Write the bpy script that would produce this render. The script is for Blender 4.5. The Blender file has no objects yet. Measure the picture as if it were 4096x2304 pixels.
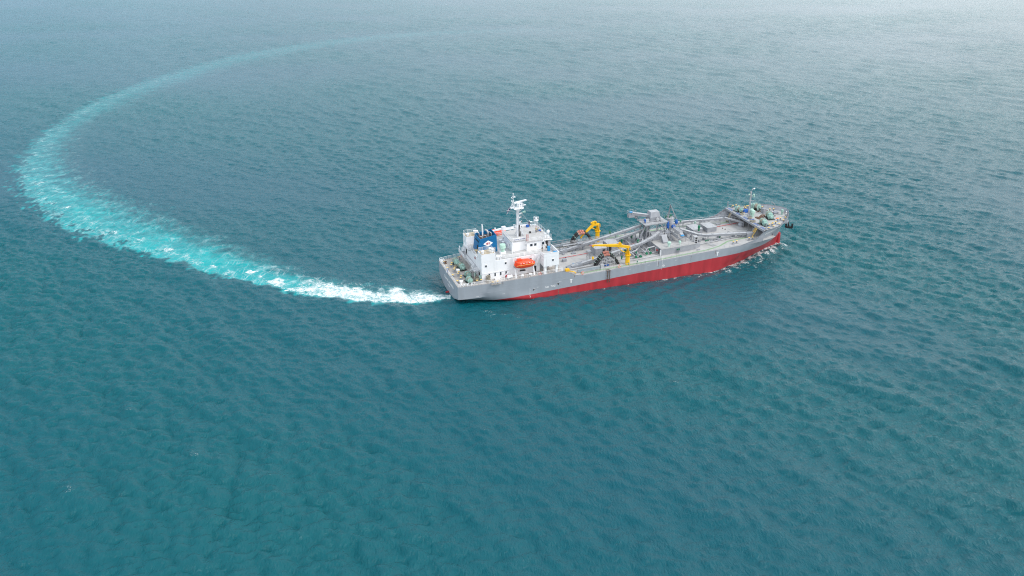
import bpy, bmesh, math, random
import numpy as np
from mathutils import Vector, Matrix
random.seed(7)
C = bpy.context.scene.collection
R = math.radians
PI = math.pi

# ------------------------------------------------------------------ camera, sky, sun, exposure
cam = bpy.data.objects.new("camera", bpy.data.cameras.new("camera")); C.objects.link(cam)
CAMH, PITCH = 96.9, .411
cam.location = (0, 0, CAMH); cam.rotation_euler = (PI/2-PITCH, 0, 0)
cam.data.sensor_width = 36; cam.data.lens = 3400/4096*36
cam.data.clip_start = 1; cam.data.clip_end = 60000
bpy.context.scene.camera = cam

SUN_AZ, SUN_EL = R(106), R(50)          # azimuth clockwise from +Y (the way the camera looks)
world = bpy.data.worlds.new("World"); bpy.context.scene.world = world; world.use_nodes = True
wn, wl = world.node_tree.nodes, world.node_tree.links
bg = wn["Background"]; bg.inputs[1].default_value = .10
sky = wn.new("ShaderNodeTexSky"); sky.sky_type = 'NISHITA'; sky.sun_disc = False
sky.sun_elevation = SUN_EL; sky.sun_rotation = SUN_AZ
sky.air_density = 1.0; sky.dust_density = 1.5; sky.ozone_density = 1.0
sd = Vector((math.sin(SUN_AZ)*math.cos(SUN_EL), math.cos(SUN_AZ)*math.cos(SUN_EL), math.sin(SUN_EL)))
# overcast veil: thin blue-grey cloud ahead to the left, whiter ahead to the right, brightened behind the camera as fill for the starboard side
tcw = wn.new("ShaderNodeTexCoord"); sxyz = wn.new("ShaderNodeSeparateXYZ"); wl.new(tcw.outputs["Generated"], sxyz.inputs[0])
def wmr(src, a_, b_, c_, d_):
    m_ = wn.new("ShaderNodeMapRange"); m_.interpolation_type = 'SMOOTHSTEP'
    for i_, v_ in enumerate((src, a_, b_, c_, d_)):
        if isinstance(v_, (int, float)): m_.inputs[i_].default_value = v_
        else: wl.new(v_, m_.inputs[i_])
    return m_.outputs[0]
veil = wn.new("ShaderNodeValToRGB"); wl.new(wmr(sxyz.outputs[0], -1, 1, 0, 1), veil.inputs[0]); cr_ = veil.color_ramp
for p_, c_ in ((0, (.20, .36, .50)), (.30, (.24, .40, .54)), (.5, (.40, .57, .66)), (.70, (.74, .85, .89)), (1, (.92, .95, .97))):
    e_ = cr_.elements[0] if p_ == 0 else (cr_.elements[1] if p_ == 1 else cr_.elements.new(p_)); e_.position = p_; e_.color = (*c_, 1)
vsc = wn.new("ShaderNodeVectorMath"); vsc.operation = 'SCALE'; wl.new(veil.outputs[0], vsc.inputs[0]); wl.new(wmr(sxyz.outputs[2], .10, .75, 11.6, 8.6), vsc.inputs[3])
bkm = wn.new("ShaderNodeMix"); bkm.data_type = 'RGBA'; wl.new(wmr(sxyz.outputs[1], .15, -.35, 0, 1), bkm.inputs[0]); wl.new(vsc.outputs[0], bkm.inputs[6]); bkm.inputs[7].default_value = (12.0, 12.3, 12.7, 1)
nzw = wn.new("ShaderNodeTexNoise"); nzw.inputs["Scale"].default_value = 2.2; nzw.inputs["Detail"].default_value = 4; wl.new(tcw.outputs["Generated"], nzw.inputs["Vector"])
vm = wn.new("ShaderNodeMix"); vm.data_type = 'RGBA'; vm.blend_type = 'MULTIPLY'; vm.inputs[0].default_value = 1; wl.new(bkm.outputs[2], vm.inputs[6]); wl.new(wmr(nzw.outputs[0], .3, .7, .88, 1.12), vm.inputs[7])
mxw = wn.new("ShaderNodeMix"); mxw.data_type = 'RGBA'; mxw.inputs[0].default_value = .88; wl.new(sky.outputs[0], mxw.inputs[6]); wl.new(vm.outputs[2], mxw.inputs[7]); wl.new(mxw.outputs[2], bg.inputs[0])
sun = bpy.data.objects.new("sun", bpy.data.lights.new("sun", 'SUN')); C.objects.link(sun)
sun.data.energy = 1.3; sun.data.angle = R(20); sun.data.color = (1, .97, .93)
sun.rotation_euler = sd.to_track_quat('Z', 'Y').to_euler()
vs = bpy.context.scene.view_settings
vs.view_transform = 'Standard'; vs.look = 'None'; vs.gamma = 1; vs.use_curve_mapping = False
vs.exposure = 0.55
bpy.context.scene.cycles.use_denoising = True; bpy.context.scene.cycles.denoising_prefilter = 'NONE'; bpy.context.scene.cycles.filter_width = 1.1
bpy.context.scene.cycles.sample_clamp_direct = 6; bpy.context.scene.cycles.sample_clamp_indirect = 4

# ------------------------------------------------------------------ materials
def mat(name, col, rough=.5, metal=0, var=.06, scale=1.5, dirt=None, dirt_amt=.0, streak=False, bump=0):
    m = bpy.data.materials.new(name); m.use_nodes = True
    n, l = m.node_tree.nodes, m.node_tree.links
    p = n["Principled BSDF"]; p.inputs["Roughness"].default_value = rough; p.inputs["Metallic"].default_value = metal
    tc = n.new("ShaderNodeTexCoord"); mp = n.new("ShaderNodeMapping"); l.new(tc.outputs["Object"], mp.inputs[0])
    if streak: mp.inputs["Scale"].default_value = (1.3, 1.3, .18)
    nz = n.new("ShaderNodeTexNoise"); nz.inputs["Scale"].default_value = scale; nz.inputs["Detail"].default_value = 6
    l.new(mp.outputs[0], nz.inputs["Vector"])
    mr = n.new("ShaderNodeMapRange"); mr.inputs[1].default_value = .3; mr.inputs[2].default_value = .7
    mr.inputs[3].default_value = 1-var*1.6; mr.inputs[4].default_value = 1+var
    l.new(nz.outputs[0], mr.inputs[0])
    mx = n.new("ShaderNodeMix"); mx.data_type = 'RGBA'; mx.blend_type = 'MULTIPLY'; mx.inputs[0].default_value = 1
    mx.inputs[6].default_value = (*col, 1); l.new(mr.outputs[0], mx.inputs[7])
    out = mx.outputs[2]
    if dirt:
        n2 = n.new("ShaderNodeTexNoise"); n2.inputs["Scale"].default_value = scale*.45; n2.inputs["Detail"].default_value = 9; n2.inputs["Roughness"].default_value = .68
        l.new(mp.outputs[0], n2.inputs["Vector"])
        cr = n.new("ShaderNodeMapRange"); cr.inputs[1].default_value = .56; cr.inputs[2].default_value = .72; cr.inputs[4].default_value = dirt_amt
        l.new(n2.outputs[0], cr.inputs[0])
        m2 = n.new("ShaderNodeMix"); m2.data_type = 'RGBA'; l.new(cr.outputs[0], m2.inputs[0]); l.new(out, m2.inputs[6]); m2.inputs[7].default_value = (*dirt, 1)
        out = m2.outputs[2]
    l.new(out, p.inputs["Base Color"])
    if bump:
        b = n.new("ShaderNodeBump"); b.inputs["Distance"].default_value = bump; l.new(nz.outputs[0], b.inputs["Height"]); l.new(b.outputs[0], p.inputs["Normal"])
    return m
M = dict(
    grey=mat('hull_grey_paint', (.33, .36, .40), .45, var=.05, scale=.35, dirt=(.22, .20, .19), dirt_amt=.35, streak=True),
    red=mat('red_antifouling', (.42, .034, .044), .5, var=.14, scale=.5, dirt=(.24, .05, .05), dirt_amt=.6, streak=True),
    deck=mat('deck_paint_light', (.42, .415, .41), .7, var=.08, scale=.5, dirt=(.36, .33, .30), dirt_amt=.55),
    poop=mat('deck_paint_worn', (.40, .37, .34), .7, var=.12, scale=.8, dirt=(.25, .18, .13), dirt_amt=.6),
    steel=mat('grey_steel_paint', (.28, .295, .325), .5, var=.08, scale=1.1, dirt=(.24, .22, .21), dirt_amt=.4),
    steel_l=mat('light_grey_steel_paint', (.43, .44, .46), .5, var=.06, scale=.8, dirt=(.36, .34, .32), dirt_amt=.4),
    white=mat('white_paint', (.84, .85, .87), .4, var=.03, scale=.6, dirt=(.62, .60, .58), dirt_amt=.35, streak=True),
    roofd=mat('roof_deck_paint', (.48, .475, .47), .7, var=.07, scale=.7, dirt=(.44, .41, .38), dirt_amt=.5),
    blue=mat('funnel_blue_paint', (.002, .135, .33), .4, var=.08, scale=.6),
    blue_l=mat('light_blue_plastic', (.03, .27, .55), .5),
    tarp=mat('blue_tarpaulin', (.015, .11, .42), .7, var=.3, scale=3, bump=.05),
    soot=mat('sooty_steel', (.10, .065, .05), .8, var=.3, scale=2),
    pipe=mat('exhaust_steel', (.40, .41, .43), .35, metal=.4),
    yellow=mat('crane_yellow', (.85, .48, .012), .42, var=.06, scale=1, dirt=(.45, .25, .04), dirt_amt=.4),
    cap=mat('yellow_cap_paint', (.80, .55, .16), .6),
    rubber=mat('black_rubber', (.018, .018, .02), .6),
    black=mat('dark_opening', (.02, .02, .022), .6),
    glass=mat('window_glass', (.03, .045, .06), .12),
    orange=mat('lifeboat_orange', (.82, .075, .02), .4, var=.06, scale=1),
    redp=mat('red_paint', (.50, .02, .03), .5),
    green=mat('valve_green', (.012, .17, .085), .5),
    walk=mat('green_walkway_paint', (.22, .34, .20), .7, var=.1, scale=1),
    mint=mat('mint_machinery_paint', (.30, .47, .42), .5, var=.1, scale=2, dirt=(.18, .17, .14), dirt_amt=.45),
    mintl=mat('pale_mint_paint', (.42, .62, .53), .5, var=.06, scale=2),
    rope=mat('rope_fibre', (.33, .30, .24), .9, var=.3, scale=6, bump=.05),
    rust=mat('rusty_patch', (.13, .07, .045), .8, var=.3, scale=2),
    oil=mat('oily_pan', (.022, .02, .02), .3),
    skin=mat('skin', (.45, .27, .19), .6), hair=mat('hair_black', (.02, .017, .015), .7),
    cloth_w=mat('white_cloth', (.70, .70, .68), .8), cloth_k=mat('dark_cloth', (.03, .03, .035), .8),
    cloth_b=mat('beige_cloth', (.52, .40, .22), .8), cloth_g=mat('grey_cloth', (.30, .34, .36), .8), cloth_n=mat('navy_cloth', (.03, .04, .10), .8),
    mark=mat('white_marking', (.80, .80, .80), .6), wood=mat('pale_wood', (.42, .33, .20), .7),
)

# ------------------------------------------------------------------ mesh helpers
class MB:
    def __init__(s): s.v = []; s.f = []; s.mi = []
    def add(s, v, f, mi=0):
        o = len(s.v); s.v += [tuple(p) for p in v]; s.f += [tuple(i+o for i in q) for q in f]; s.mi += [mi]*len(f); return s
    def box(s, x0, x1, y0, y1, z0, z1, mi=0):
        v = [(x, y, z) for x in (x0, x1) for y in (y0, y1) for z in (z0, z1)]
        return s.add(v, [(0, 1, 3, 2), (4, 6, 7, 5), (0, 4, 5, 1), (2, 3, 7, 6), (0, 2, 6, 4), (1, 5, 7, 3)], mi)
    def obox(s, c, sx, sy, sz, rz=0, mi=0, ry=0):
        m = Matrix.Translation(c) @ Matrix.Rotation(rz, 4, 'Z') @ Matrix.Rotation(ry, 4, 'Y')
        v = [m @ Vector((x*sx/2, y*sy/2, z*sz/2)) for x in (-1, 1) for y in (-1, 1) for z in (-1, 1)]
        return s.add(v, [(0, 1, 3, 2), (4, 6, 7, 5), (0, 4, 5, 1), (2, 3, 7, 6), (0, 2, 6, 4), (1, 5, 7, 3)], mi)
    def beam(s, a, b, w, h=None, w2=None, h2=None, mi=0, up=(0, 0, 1)):
        a, b = Vector(a), Vector(b); h = h or w; w2 = w2 or w; h2 = h2 or h
        d = (b-a).normalized(); u = Vector(up)
        if abs(d.dot(u)) > .98: u = Vector((1, 0, 0))
        r = d.cross(u).normalized(); u = r.cross(d)
        v = [a+r*i*w/2+u*j*h/2 for i, j in ((-1, -1), (1, -1), (1, 1), (-1, 1))]+[b+r*i*w2/2+u*j*h2/2 for i, j in ((-1, -1), (1, -1), (1, 1), (-1, 1))]
        return s.add(v, [(0, 1, 2, 3), (7, 6, 5, 4), (0, 4, 5, 1), (1, 5, 6, 2), (2, 6, 7, 3), (3, 7, 4, 0)], mi)
    def tube(s, pts, r, n=6, mi=0, cap=True):
        pts = [Vector(p) for p in pts]; rs = r if isinstance(r, (list, tuple)) else [r]*len(pts)
        v = []; f = []
        up = Vector((0, 0, 1)); prev = None
        for i, p in enumerate(pts):
            d = (pts[min(i+1, len(pts)-1)]-pts[max(i-1, 0)]).normalized()
            if prev is None:
                a = d.cross(up) if abs(d.dot(up)) < .95 else d.cross(Vector((1, 0, 0)))
            else: a = prev-d*prev.dot(d)
            a.normalize(); prev = a; b = d.cross(a)
            for k in range(n):
                t = 2*PI*k/n; v.append(p+(a*math.cos(t)+b*math.sin(t))*rs[i])
        for i in range(len(pts)-1):
            for k in range(n):
                k2 = (k+1) % n; f.append((i*n+k, i*n+k2, (i+1)*n+k2, (i+1)*n+k))
        if cap: f.append(tuple(range(n-1, -1, -1))); f.append(tuple((len(pts)-1)*n+k for k in range(n)))
        return s.add(v, f, mi)
    def cyl(s, x, y, z0, z1, r, r2=None, n=14, mi=0): return s.tube([(x, y, z0), (x, y, z1)], [r, r2 if r2 is not None else r], n, mi)
    def lathe(s, c, prof, n=16, axis='Z', mi=0):
        pts = []; c = Vector(c)
        v = []; f = []
        for r, h in prof:
            for k in range(n):
                t = 2*PI*k/n; a, b = r*math.cos(t), r*math.sin(t)
                v.append(c+Vector({'Z': (a, b, h), 'X': (h, a, b), 'Y': (a, h, b)}[axis]))
        for i in range(len(prof)-1):
            for k in range(n):
                k2 = (k+1) % n; f.append((i*n+k, i*n+k2, (i+1)*n+k2, (i+1)*n+k))
        f.append(tuple(range(n-1, -1, -1))); f.append(tuple((len(prof)-1)*n+k for k in range(n)))
        return s.add(v, f, mi)
    def torus(s, c, R_, r, n=16, m=6, axis='Z', mi=0, arc=1.0):
        pts = []; c = Vector(c); k_ = n if arc == 1.0 else n
        for k in range(n+1):
            t = 2*PI*arc*k/n; a, b = R_*math.cos(t), R_*math.sin(t)
            pts.append(c+Vector({'Z': (a, b, 0), 'X': (0, a, b), 'Y': (a, 0, b)}[axis]))
        return s.tube(pts, r, m, mi, cap=arc != 1.0)
    def prism(s, poly, z0, z1, mi=0):          # poly in xy, z may be function
        n = len(poly); g0 = z0 if callable(z0) else (lambda x, y: z0); g1 = z1 if callable(z1) else (lambda x, y: z1)
        v = [(x, y, g0(x, y)) for x, y in poly]+[(x, y, g1(x, y)) for x, y in poly]
        f = [tuple(range(n-1, -1, -1)), tuple(range(n, 2*n))]+[(i, (i+1) % n, n+(i+1) % n, n+i) for i in range(n)]
        return s.add(v, f, mi)
    def prism_xz(s, poly, y0, y1, mi=0):
        n = len(poly); v = [(x, y0, z) for x, z in poly]+[(x, y1, z) for x, z in poly]
        return s.add(v, [tuple(range(n)), tuple(range(2*n-1, n-1, -1))]+[(i, n+i, n+(i+1) % n, (i+1) % n) for i in range(n)], mi)
    def rail(s, pts, h=1.0, sp=1.5, bars=3, r=.03, closed=False):
        pts = [Vector(p) for p in pts]
        if closed: pts.append(pts[0])
        for b in range(1, bars+1):
            s.tube([p+Vector((0, 0, h*b/bars)) for p in pts], r*(1.25 if b == bars else .8), 4)
        for a, b in zip(pts[:-1], pts[1:]):
            n = max(1, round((b-a).length/sp))
            for k in range(n+1):
                q = a.lerp(b, k/n); s.tube([q, q+Vector((0, 0, h))], r, 4)
        return s
    def ladder(s, a, b, w=.6, side=(0, 1, 0), step=.45, r=.05, treads=True):
        a, b, sv = Vector(a), Vector(b), Vector(side).normalized()*w/2
        s.beam(a-sv, b-sv, .06, .2); s.beam(a+sv, b+sv, .06, .2)
        n = max(2, int((b-a).length/step))
        for k in range(1, n):
            q = a.lerp(b, k/n)
            if treads: s.beam(q-sv, q+sv, .22, .05)
            else: s.tube([q-sv, q+sv], .03, 4)
        return s
    def mesh(s, name, mats, smooth=False, off=None):
        me = bpy.data.meshes.new(name)
        v = s.v if off is None else [(p[0]-off[0], p[1]-off[1], p[2]-off[2]) for p in s.v]
        me.from_pydata(v, [], s.f); me.update()
        for m_ in (mats if isinstance(mats, (list, tuple)) else [mats]): me.materials.append(m_)
        me.polygons.foreach_set('material_index', s.mi)
        bm = bmesh.new(); bm.from_mesh(me); bmesh.ops.recalc_face_normals(bm, faces=bm.faces); bm.to_mesh(me); bm.free()
        if smooth:
            me.polygons.foreach_set('use_smooth', [True]*len(me.polygons))
            try: me.set_sharp_from_angle(angle=R(38))
            except Exception: pass
        return me
    def build(s, name, m_, parent, smooth=True, off=None):
        o = bpy.data.objects.new(name, s.mesh(name, m_, smooth, off)); C.objects.link(o)
        if parent is not None: o.parent = parent
        return o

def rotm(ax, a): return Matrix.Rotation(a, 4, ax)
S = Matrix.Translation((-17.84, 219.6, 1.3)) @ rotm('Z', .348) @ rotm('Y', -.026) @ rotm('X', .03)   # ship frame: x forward, y to port

def thing(name, label, cat, loc=(0, 0, 0), group=None, rz=0):
    o = bpy.data.objects.new(name, None); C.objects.link(o)
    o.matrix_world = S @ Matrix.Translation(loc) @ rotm('Z', rz)
    o.empty_display_size = .5
    o['label'] = label; o['category'] = cat
    if group: o['group'] = group
    return o
def solo(name, label, cat, mb, m_, loc=(0, 0, 0), group=None, rz=0, off=None):
    o = mb.build(name, m_, None, True, off); o.matrix_world = S @ Matrix.Translation(loc) @ rotm('Z', rz)
    o['label'] = label; o['category'] = cat
    if group: o['group'] = group
    return o
def copy_tree(o, parent=None):
    c = o.copy(); C.objects.link(c)
    if parent is not None: c.parent = parent
    for ch in list(o.children): copy_tree(ch, c)
    return c
def place(o, loc, rz=0): o.matrix_world = S @ Matrix.Translation(loc) @ rotm('Z', rz)

def text_mesh(txt, size, extr=.01, bold=.012, align='LEFT'):
    cu = bpy.data.curves.new("t", 'FONT'); cu.body = txt; cu.size = size; cu.extrude = extr; cu.offset = bold; cu.align_x = align; cu.resolution_u = 3
    ob = bpy.data.objects.new("t", cu); C.objects.link(ob)
    dg = bpy.context.evaluated_depsgraph_get(); me = bpy.data.meshes.new_from_object(ob.evaluated_get(dg))
    bpy.data.objects.remove(ob); bpy.data.curves.remove(cu)
    return me
def text(name, txt, size, m_, parent, mtx, align='CENTER', bold=.012):
    me = text_mesh(txt, size, .01, bold, align); me.materials.clear(); me.materials.append(m_); me.name = name
    me.transform(mtx); o = bpy.data.objects.new(name, me); C.objects.link(o); o.parent = parent; return o

exec_water = True
# ------------------------------------------------------------------ ship: hull form
def pw(x, xs, ys): return float(np.interp(x, xs, ys))
def ss(a, b, x):
    t = min(1, max(0, (x-a)/(b-a))); return t*t*(3-2*t)
def zmain(x): return 2.45+(x-35)*.018
def zpoop(x): return 4.2+.017*x
def ztop(x):                                   # top of the shell plating
    z = zpoop(x) if x < 29.5 else 4.72
    z = z*(1-ss(29.5, 35.8, x))+zmain(x)*ss(29.5, 35.8, x)+.06
    z += pw(x, [88, 91, 93, 96.6, 98, 104.5, 106.5, 112], [0, .5, .85, 3.02, 3.15, 3.15, 4.15, 4.2])
    return z
def zred(x): return pw(x, [0, 8, 13, 22, 50, 80, 92, 112], [-1.35, -1.2, -.8, -.75, .1, .85, .85, .3])
XM = 80.
def section(x):                                 # aft + mid: list of (y,z) from top to keel
    Y = pw(x, [0, .8, 4, 10, 20, 80], [9.65, 9.85, 10.3, 10.9, 11.35, 11.4])
    zt, zr = ztop(x), zred(x)
    zk = pw(x, [0, 12, 22, 40], [1.2, .2, -1.6, -4.2]); zb = pw(x, [0, 8, 15, 26, 40], [-1.5, -2.1, -3.6, -6.2, -7])
    zl = [zt, zt*.66+zr*.34, zt*.33+zr*.67, zr+.0]+[zr+(zb-zr)*q for q in (.12, .3, .5, .75, .93, 1)]
    out = []
    for z in zl:
        if z >= zk: y = Y*(1-.004*(zt-z))
        else:
            q = (zk-z)/(zk-zb); y = Y*max(0, 1-q**2.4)**(1/2.4)
        out.append((y, z))
    return out
# bow levels as functions of u
NL = 10
def bow_point(u, j):
    # level parameters
    f = [0, .34, .67, 1][j] if j < 4 else 1
    top = (111.9, 4., 1.4); redp = (110.1, 2.3, 1.05); wlp = (109.6, 1.2, 1.0); keel = (108.5, .9, 1.0)
    if j < 4: a, b, t = top, redp, f**.75
    else:
        g = (.12, .3, .5, .75, .93, 1)[j-4]
        if g <= .5: a, b, t = redp, wlp, g/.5
        else: a, b, t = wlp, keel, (g-.5)/.5
    xs, p, q = (a[i]*(1-t)+b[i]*t for i in range(3))
    x = XM+u*(xs-XM)
    yr = max(0, 1-u**p)**(1/q)
    ym = section(XM)[j][0]
    zt, zr = ztop(x), zred(x)
    zb = -7
    z = [zt, zt*.66+zr*.34, zt*.33+zr*.67, zr][j] if j < 4 else zr+(zb-zr)*(.12, .3, .5, .75, .93, 1)[j-4]
    return x, ym*yr, z
cols = []
xsA = [0, .25, .8, 2, 4, 6, 8, 10, 12, 14, 16, 18, 20, 22, 25, 28, 29.5, 30.5, 31.5, 32.5, 33.5, 34.5, 35.8, 40, 45, 50, 55, 60, 65, 70, 75, 80]
for x in xsA: cols.append([(x, y, z) for y, z in section(x)])
us = [.08, .16, .25, .34, .38, .42, .46, .50, .54, .58, .62, .66, .7, .74, .78, .81, .84, .87, .9, .925, .95, .965, .98, .99, 1.0]
for u in us: cols.append([bow_point(u, j) for j in range(NL)])
def hull_y(x, z):                               # half breadth of the shell at x, z
    best = None
    for a, b in zip(cols[:-1], cols[1:]):
        pa = []
        for c_ in (a, b):
            zs = [p[2] for p in c_][::-1]; pa.append((float(np.interp(z, zs, [p[0] for p in c_][::-1])), float(np.interp(z, zs, [p[1] for p in c_][::-1]))))
        if pa[0][0] <= x <= pa[1][0]:
            t = (x-pa[0][0])/max(1e-6, pa[1][0]-pa[0][0]); return pa[0][1]*(1-t)+pa[1][1]*t
    return 0.
def yedge(x):
    return float(np.interp(x, [c_[0][0] for c_ in cols], [c_[0][1] for c_ in cols]))

ship = thing('cargo_ship', 'long grey cement carrier with red bottom, white aft superstructure and blue funnel under way', 'ship')
h = MB(); n = len(cols)
for side in (-1, 1):
    v = [(p[0], side*p[1], p[2]) for c_ in cols for p in c_]
    f = []; mi = []
    for i in range(n-1):
        for j in range(NL-1):
            a = i*NL+j; f.append((a, a+NL, a+NL+1, a+1)); mi.append(0 if j < 3 else 1)
    o = len(h.v); h.v += v; h.f += [tuple(k+o for k in q) for q in f]; h.mi += mi
# transom
tr = section(0); v = [(0, -y, z) for y, z in tr]+[(0, y, z) for y, z in tr]
h.add(v, [(j, j+1, NL+j+1, NL+j) for j in range(NL-1)], 0)
hull = h.build('hull', [M['grey'], M['red']], ship)
# inner faces of the bulwark and sweep plates: a thin shell just inside the topsides
for side in (-1, 1):
    def strip(xa, xb, zbot, nn):
        bw = MB()
        for k in range(nn):
            xx = [xa+(xb-xa)*k/nn, xa+(xb-xa)*(k+1)/nn]
            q = []
            for x in xx:
                y = yedge(x); d = .12
                q += [(x, side*(y-.02), ztop(x)+.06), (x, side*max(0, y-d-.02), ztop(x)+.06), (x, side*max(0, y-d), zbot(x))]
            bw.add(q, [(0, 3, 4, 1), (1, 4, 5, 2)])
        bw.build('bulwark', M['steel'], ship)
    strip(30, 36.2, lambda x: zmain(x), 10)
    strip(88, 96.2, lambda x: zmain(x), 14)
    strip(103.6, 111.6, lambda x: 6.75, 24)
    for k in range(7):
        bw = MB(); x = 104.6+k*1.0; y = yedge(x); bw.beam((x, side*(y-.14), ztop(x)), (x-.05, side*(y-.75), 6.8), .07, .1); bw.build('bulwark_stay', M['steel'], ship)
    for k in range(6):
        bw = MB(); x = 90.6+k*1.05; y = yedge(x); bw.beam((x, side*(y-.2), ztop(x)-.1), (x, side*(y-.2), zmain(x)), .09, .25); bw.build('bulwark_rib', M['steel'], ship)
# decks
def deck_mesh(x0, x1, zf, nn, inset=.06, hole=None):
    m = MB(); xs = [x0+(x1-x0)*k/nn for k in range(nn+1)]
    v = []
    for x in xs:
        y = max(.02, yedge(x)-inset); z = zf(x); v += [(x, -y, z), (x, y, z)]
    m.add(v, [(2*i, 2*i+2, 2*i+3, 2*i+1) for i in range(nn)]); return m
deck_mesh(0.02, 30.2, zpoop, 20).build('poop_deck', M['poop'], ship)
deck_mesh(30.2, 101.5, zmain, 60).build('main_deck', M['deck'], ship)
fd = deck_mesh(96.25, 111.7, lambda x: 6.8, 40, .1)
fd.build('forecastle_deck', M['deck'], ship)
b = MB(); b.box(30.1, 30.22, -11.2, 11.2, 2.2, 4.68); b.build('bulkhead', M['steel'], ship); b = MB()
ye = yedge(96.3); b.box(96.1, 96.28, -ye+.12, ye-.12, 6.3, 6.86); b.box(96.28, 111, -.3, .3, 6.3, 6.76)
b.build('deck_beam', M['steel'], ship); b = MB(); b.box(101.3, 101.5, -8.6, 8.6, 3.2, 6.78)
b.build('bulkhead', M['steel'], ship)
for yy in (-9.5, -7, -4.6, -2.2, .3, 2.7, 5.2, 7.6, 9.6): b = MB(); b.cyl(96.5, yy, 3.5, 6.4, .07, n=6); b.build('deck_pillar', M['steel'], ship)
# boundary kerb on the deck edges, mooring-blue strips on forecastle
for side in (-1, 1):
    for xa, xb, zf in ((.1, 30, zpoop), (36, 90, zmain)):
        k_ = MB()
        nn = 24
        for i in range(nn):
            x, x2 = xa+(xb-xa)*i/nn, xa+(xb-xa)*(i+1)/nn
            k_.beam((x, side*(yedge(x)-.12), zf(x)+.07), (x2, side*(yedge(x2)-.12), zf(x2)+.07), .06, .12)
        k_.build('gutter_bar', M['steel_l'], ship)
blm = mat('blue_deck_patch', (.14, .20, .36), .7, var=.15)
for ya, yb in ((-9.9, -7.6), (-6.6, -4.2), (-1.0, 1.6), (2.8, 5.6), (7.4, 10)): bl = MB(); bl.box(96.6, 97.6, ya, yb, 6.8, 6.812); bl.build('blue_deck_paint', blm, ship)
# green walkway lines
for side in (-1, 1):
    gw = MB()
    P = [(36, 9.9), (43, 9.9), (50, 8.4), (54, 9.9), (62, 10.3), (70, 9.9), (76, 9.9), (82, 8.6), (86.4, 6.7), (95.4, 6.6)]
    P = [(36, 9.9), (61, 10.3), (77, 10.0), (82, 9.0), (86.4, 6.8), (95.4, 6.6)]
    for (xa, ya), (xb, yb) in zip(P[:-1], P[1:]):
        nn = max(1, int((xb-xa)/3))
        for i in range(nn):
            x, x2 = xa+(xb-xa)*i/nn, xa+(xb-xa)*(i+1)/nn; y, y2 = ya+(yb-ya)*i/nn, ya+(yb-ya)*(i+1)/nn
            w = .32; gw.add([(x, side*(y-w), zmain(x)+.008), (x, side*(y+w), zmain(x)+.008), (x2, side*(y2+w), zmain(x2)+.008), (x2, side*(y2-w), zmain(x2)+.008)], [(0, 1, 2, 3)])
    gw.build('walkway_paint', M['walk'], ship)
# plate seams and small fittings scattered on the deck
seam = MB()
for x in range(38, 96, 6): seam.box(x, x+.05, -yedge(x)+.4, yedge(x)-.4, zmain(x)+.004, zmain(x)+.012)
seam.build('deck_weld_seams', M['steel'], ship)

# ---- hull markings
def hull_mtx(x, z, side=-1, out=.035):
    y = hull_y(x, z); e = .25
    t = Vector((2*e, -(hull_y(x+e, z)-hull_y(x-e, z)), 0)); up = Vector((0, -(hull_y(x, z+e)-hull_y(x, z-e)), 2*e))
    t.normalize(); nrm = t.cross(up).normalized(); upv = nrm.cross(t)
    m = Matrix((t, upv, nrm)).transposed().to_4x4(); m.translation = Vector((x, -y, z))+nrm*out
    return m
def hull_text(txt, x0, z0, size, adv, dz=0, sk=0):
    meshes = []; root = None
    for i, ch in enumerate(txt):
        if ch == ' ': continue
        x = x0+i*adv; z = z0+i*dz
        sh = Matrix.Identity(4); sh[0][1] = sk
        m = hull_mtx(x, z)
        me = text_mesh(ch, size, .01, .02, 'CENTER'); me.materials.clear(); me.materials.append(M['mark']); me.transform(m @ sh)
        meshes.append(me)
    bm = bmesh.new()
    for me in meshes: bm.from_mesh(me)
    me = bpy.data.meshes.new('lettering'); bm.to_mesh(me); bm.free(); me.materials.append(M['mark'])
    o = bpy.data.objects.new('lettering', me); C.objects.link(o); o.parent = hull; return o
hull_text('OCEANIC PROGRESS', 97.3, 5.0, 1.0, .68, .085, .2)
hull_text('NO TUG', 25.1, .45, .75, .5)
for x, z in ((32.6, 1.4), (80.0, 2.15)):        # white T marks for the tugs
    t = MB(); m = hull_mtx(x, z)
    def P(a, b_): return m @ Vector((a, b_, 0))
    t.add([P(-.42, .35), P(-.3, .55), P(.3, .55), P(.42, .35), P(.3, .22), P(-.3, .22)], [(0, 1, 2, 3, 4, 5)])
    t.add([P(-.15, .22), P(.15, .22), P(.17, -.6), P(.08, -.75), P(-.08, -.75), P(-.17, -.6)], [(0, 1, 2, 3, 4, 5)])
    t.build('tug_mark', M['mark'], hull)
dm = MB()
for x, z0, nz_ in ((20.2, -1.6, 9), (61.4, .2, 14), (59.8, 1.7, 7), (103.6, -.6, 8)):
    for i in range(nz_):
        z = z0+i*.33; m = hull_mtx(x+(.05 if i % 2 else 0), z); dm.add([m @ Vector(q) for q in ((-.07, -.09, 0), (.09, -.09, 0), (.09, .09, 0), (-.07, .09, 0))], [(0, 1, 2, 3)])
for x, z in ((21.2, .8), (28.9, 1.3)):
    m = hull_mtx(x, z); s_ = 1 if x < 25 else -1
    dm.add([m @ Vector((s_*a, b_, 0)) for a, b_ in ((0, 0), (.8, 0), (.8, .09), (.12, .12), (.09, -.5), (0, -.5))], [(0, 1, 2, 3, 4, 5)])
for x, z in ((5.2, 1.0), (12.6, .75), (22.6, 1.15), (51, 1.9), (57, 2.2), (66, 2.3), (80.2, 2.95), (29.3, 1.75)):
    m = hull_mtx(x, z); dm.add([m @ Vector(q) for q in ((-.35, -.03, 0), (.4, -.03, 0), (.4, .05, 0), (-.35, .05, 0))], [(0, 1, 2, 3)])
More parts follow.
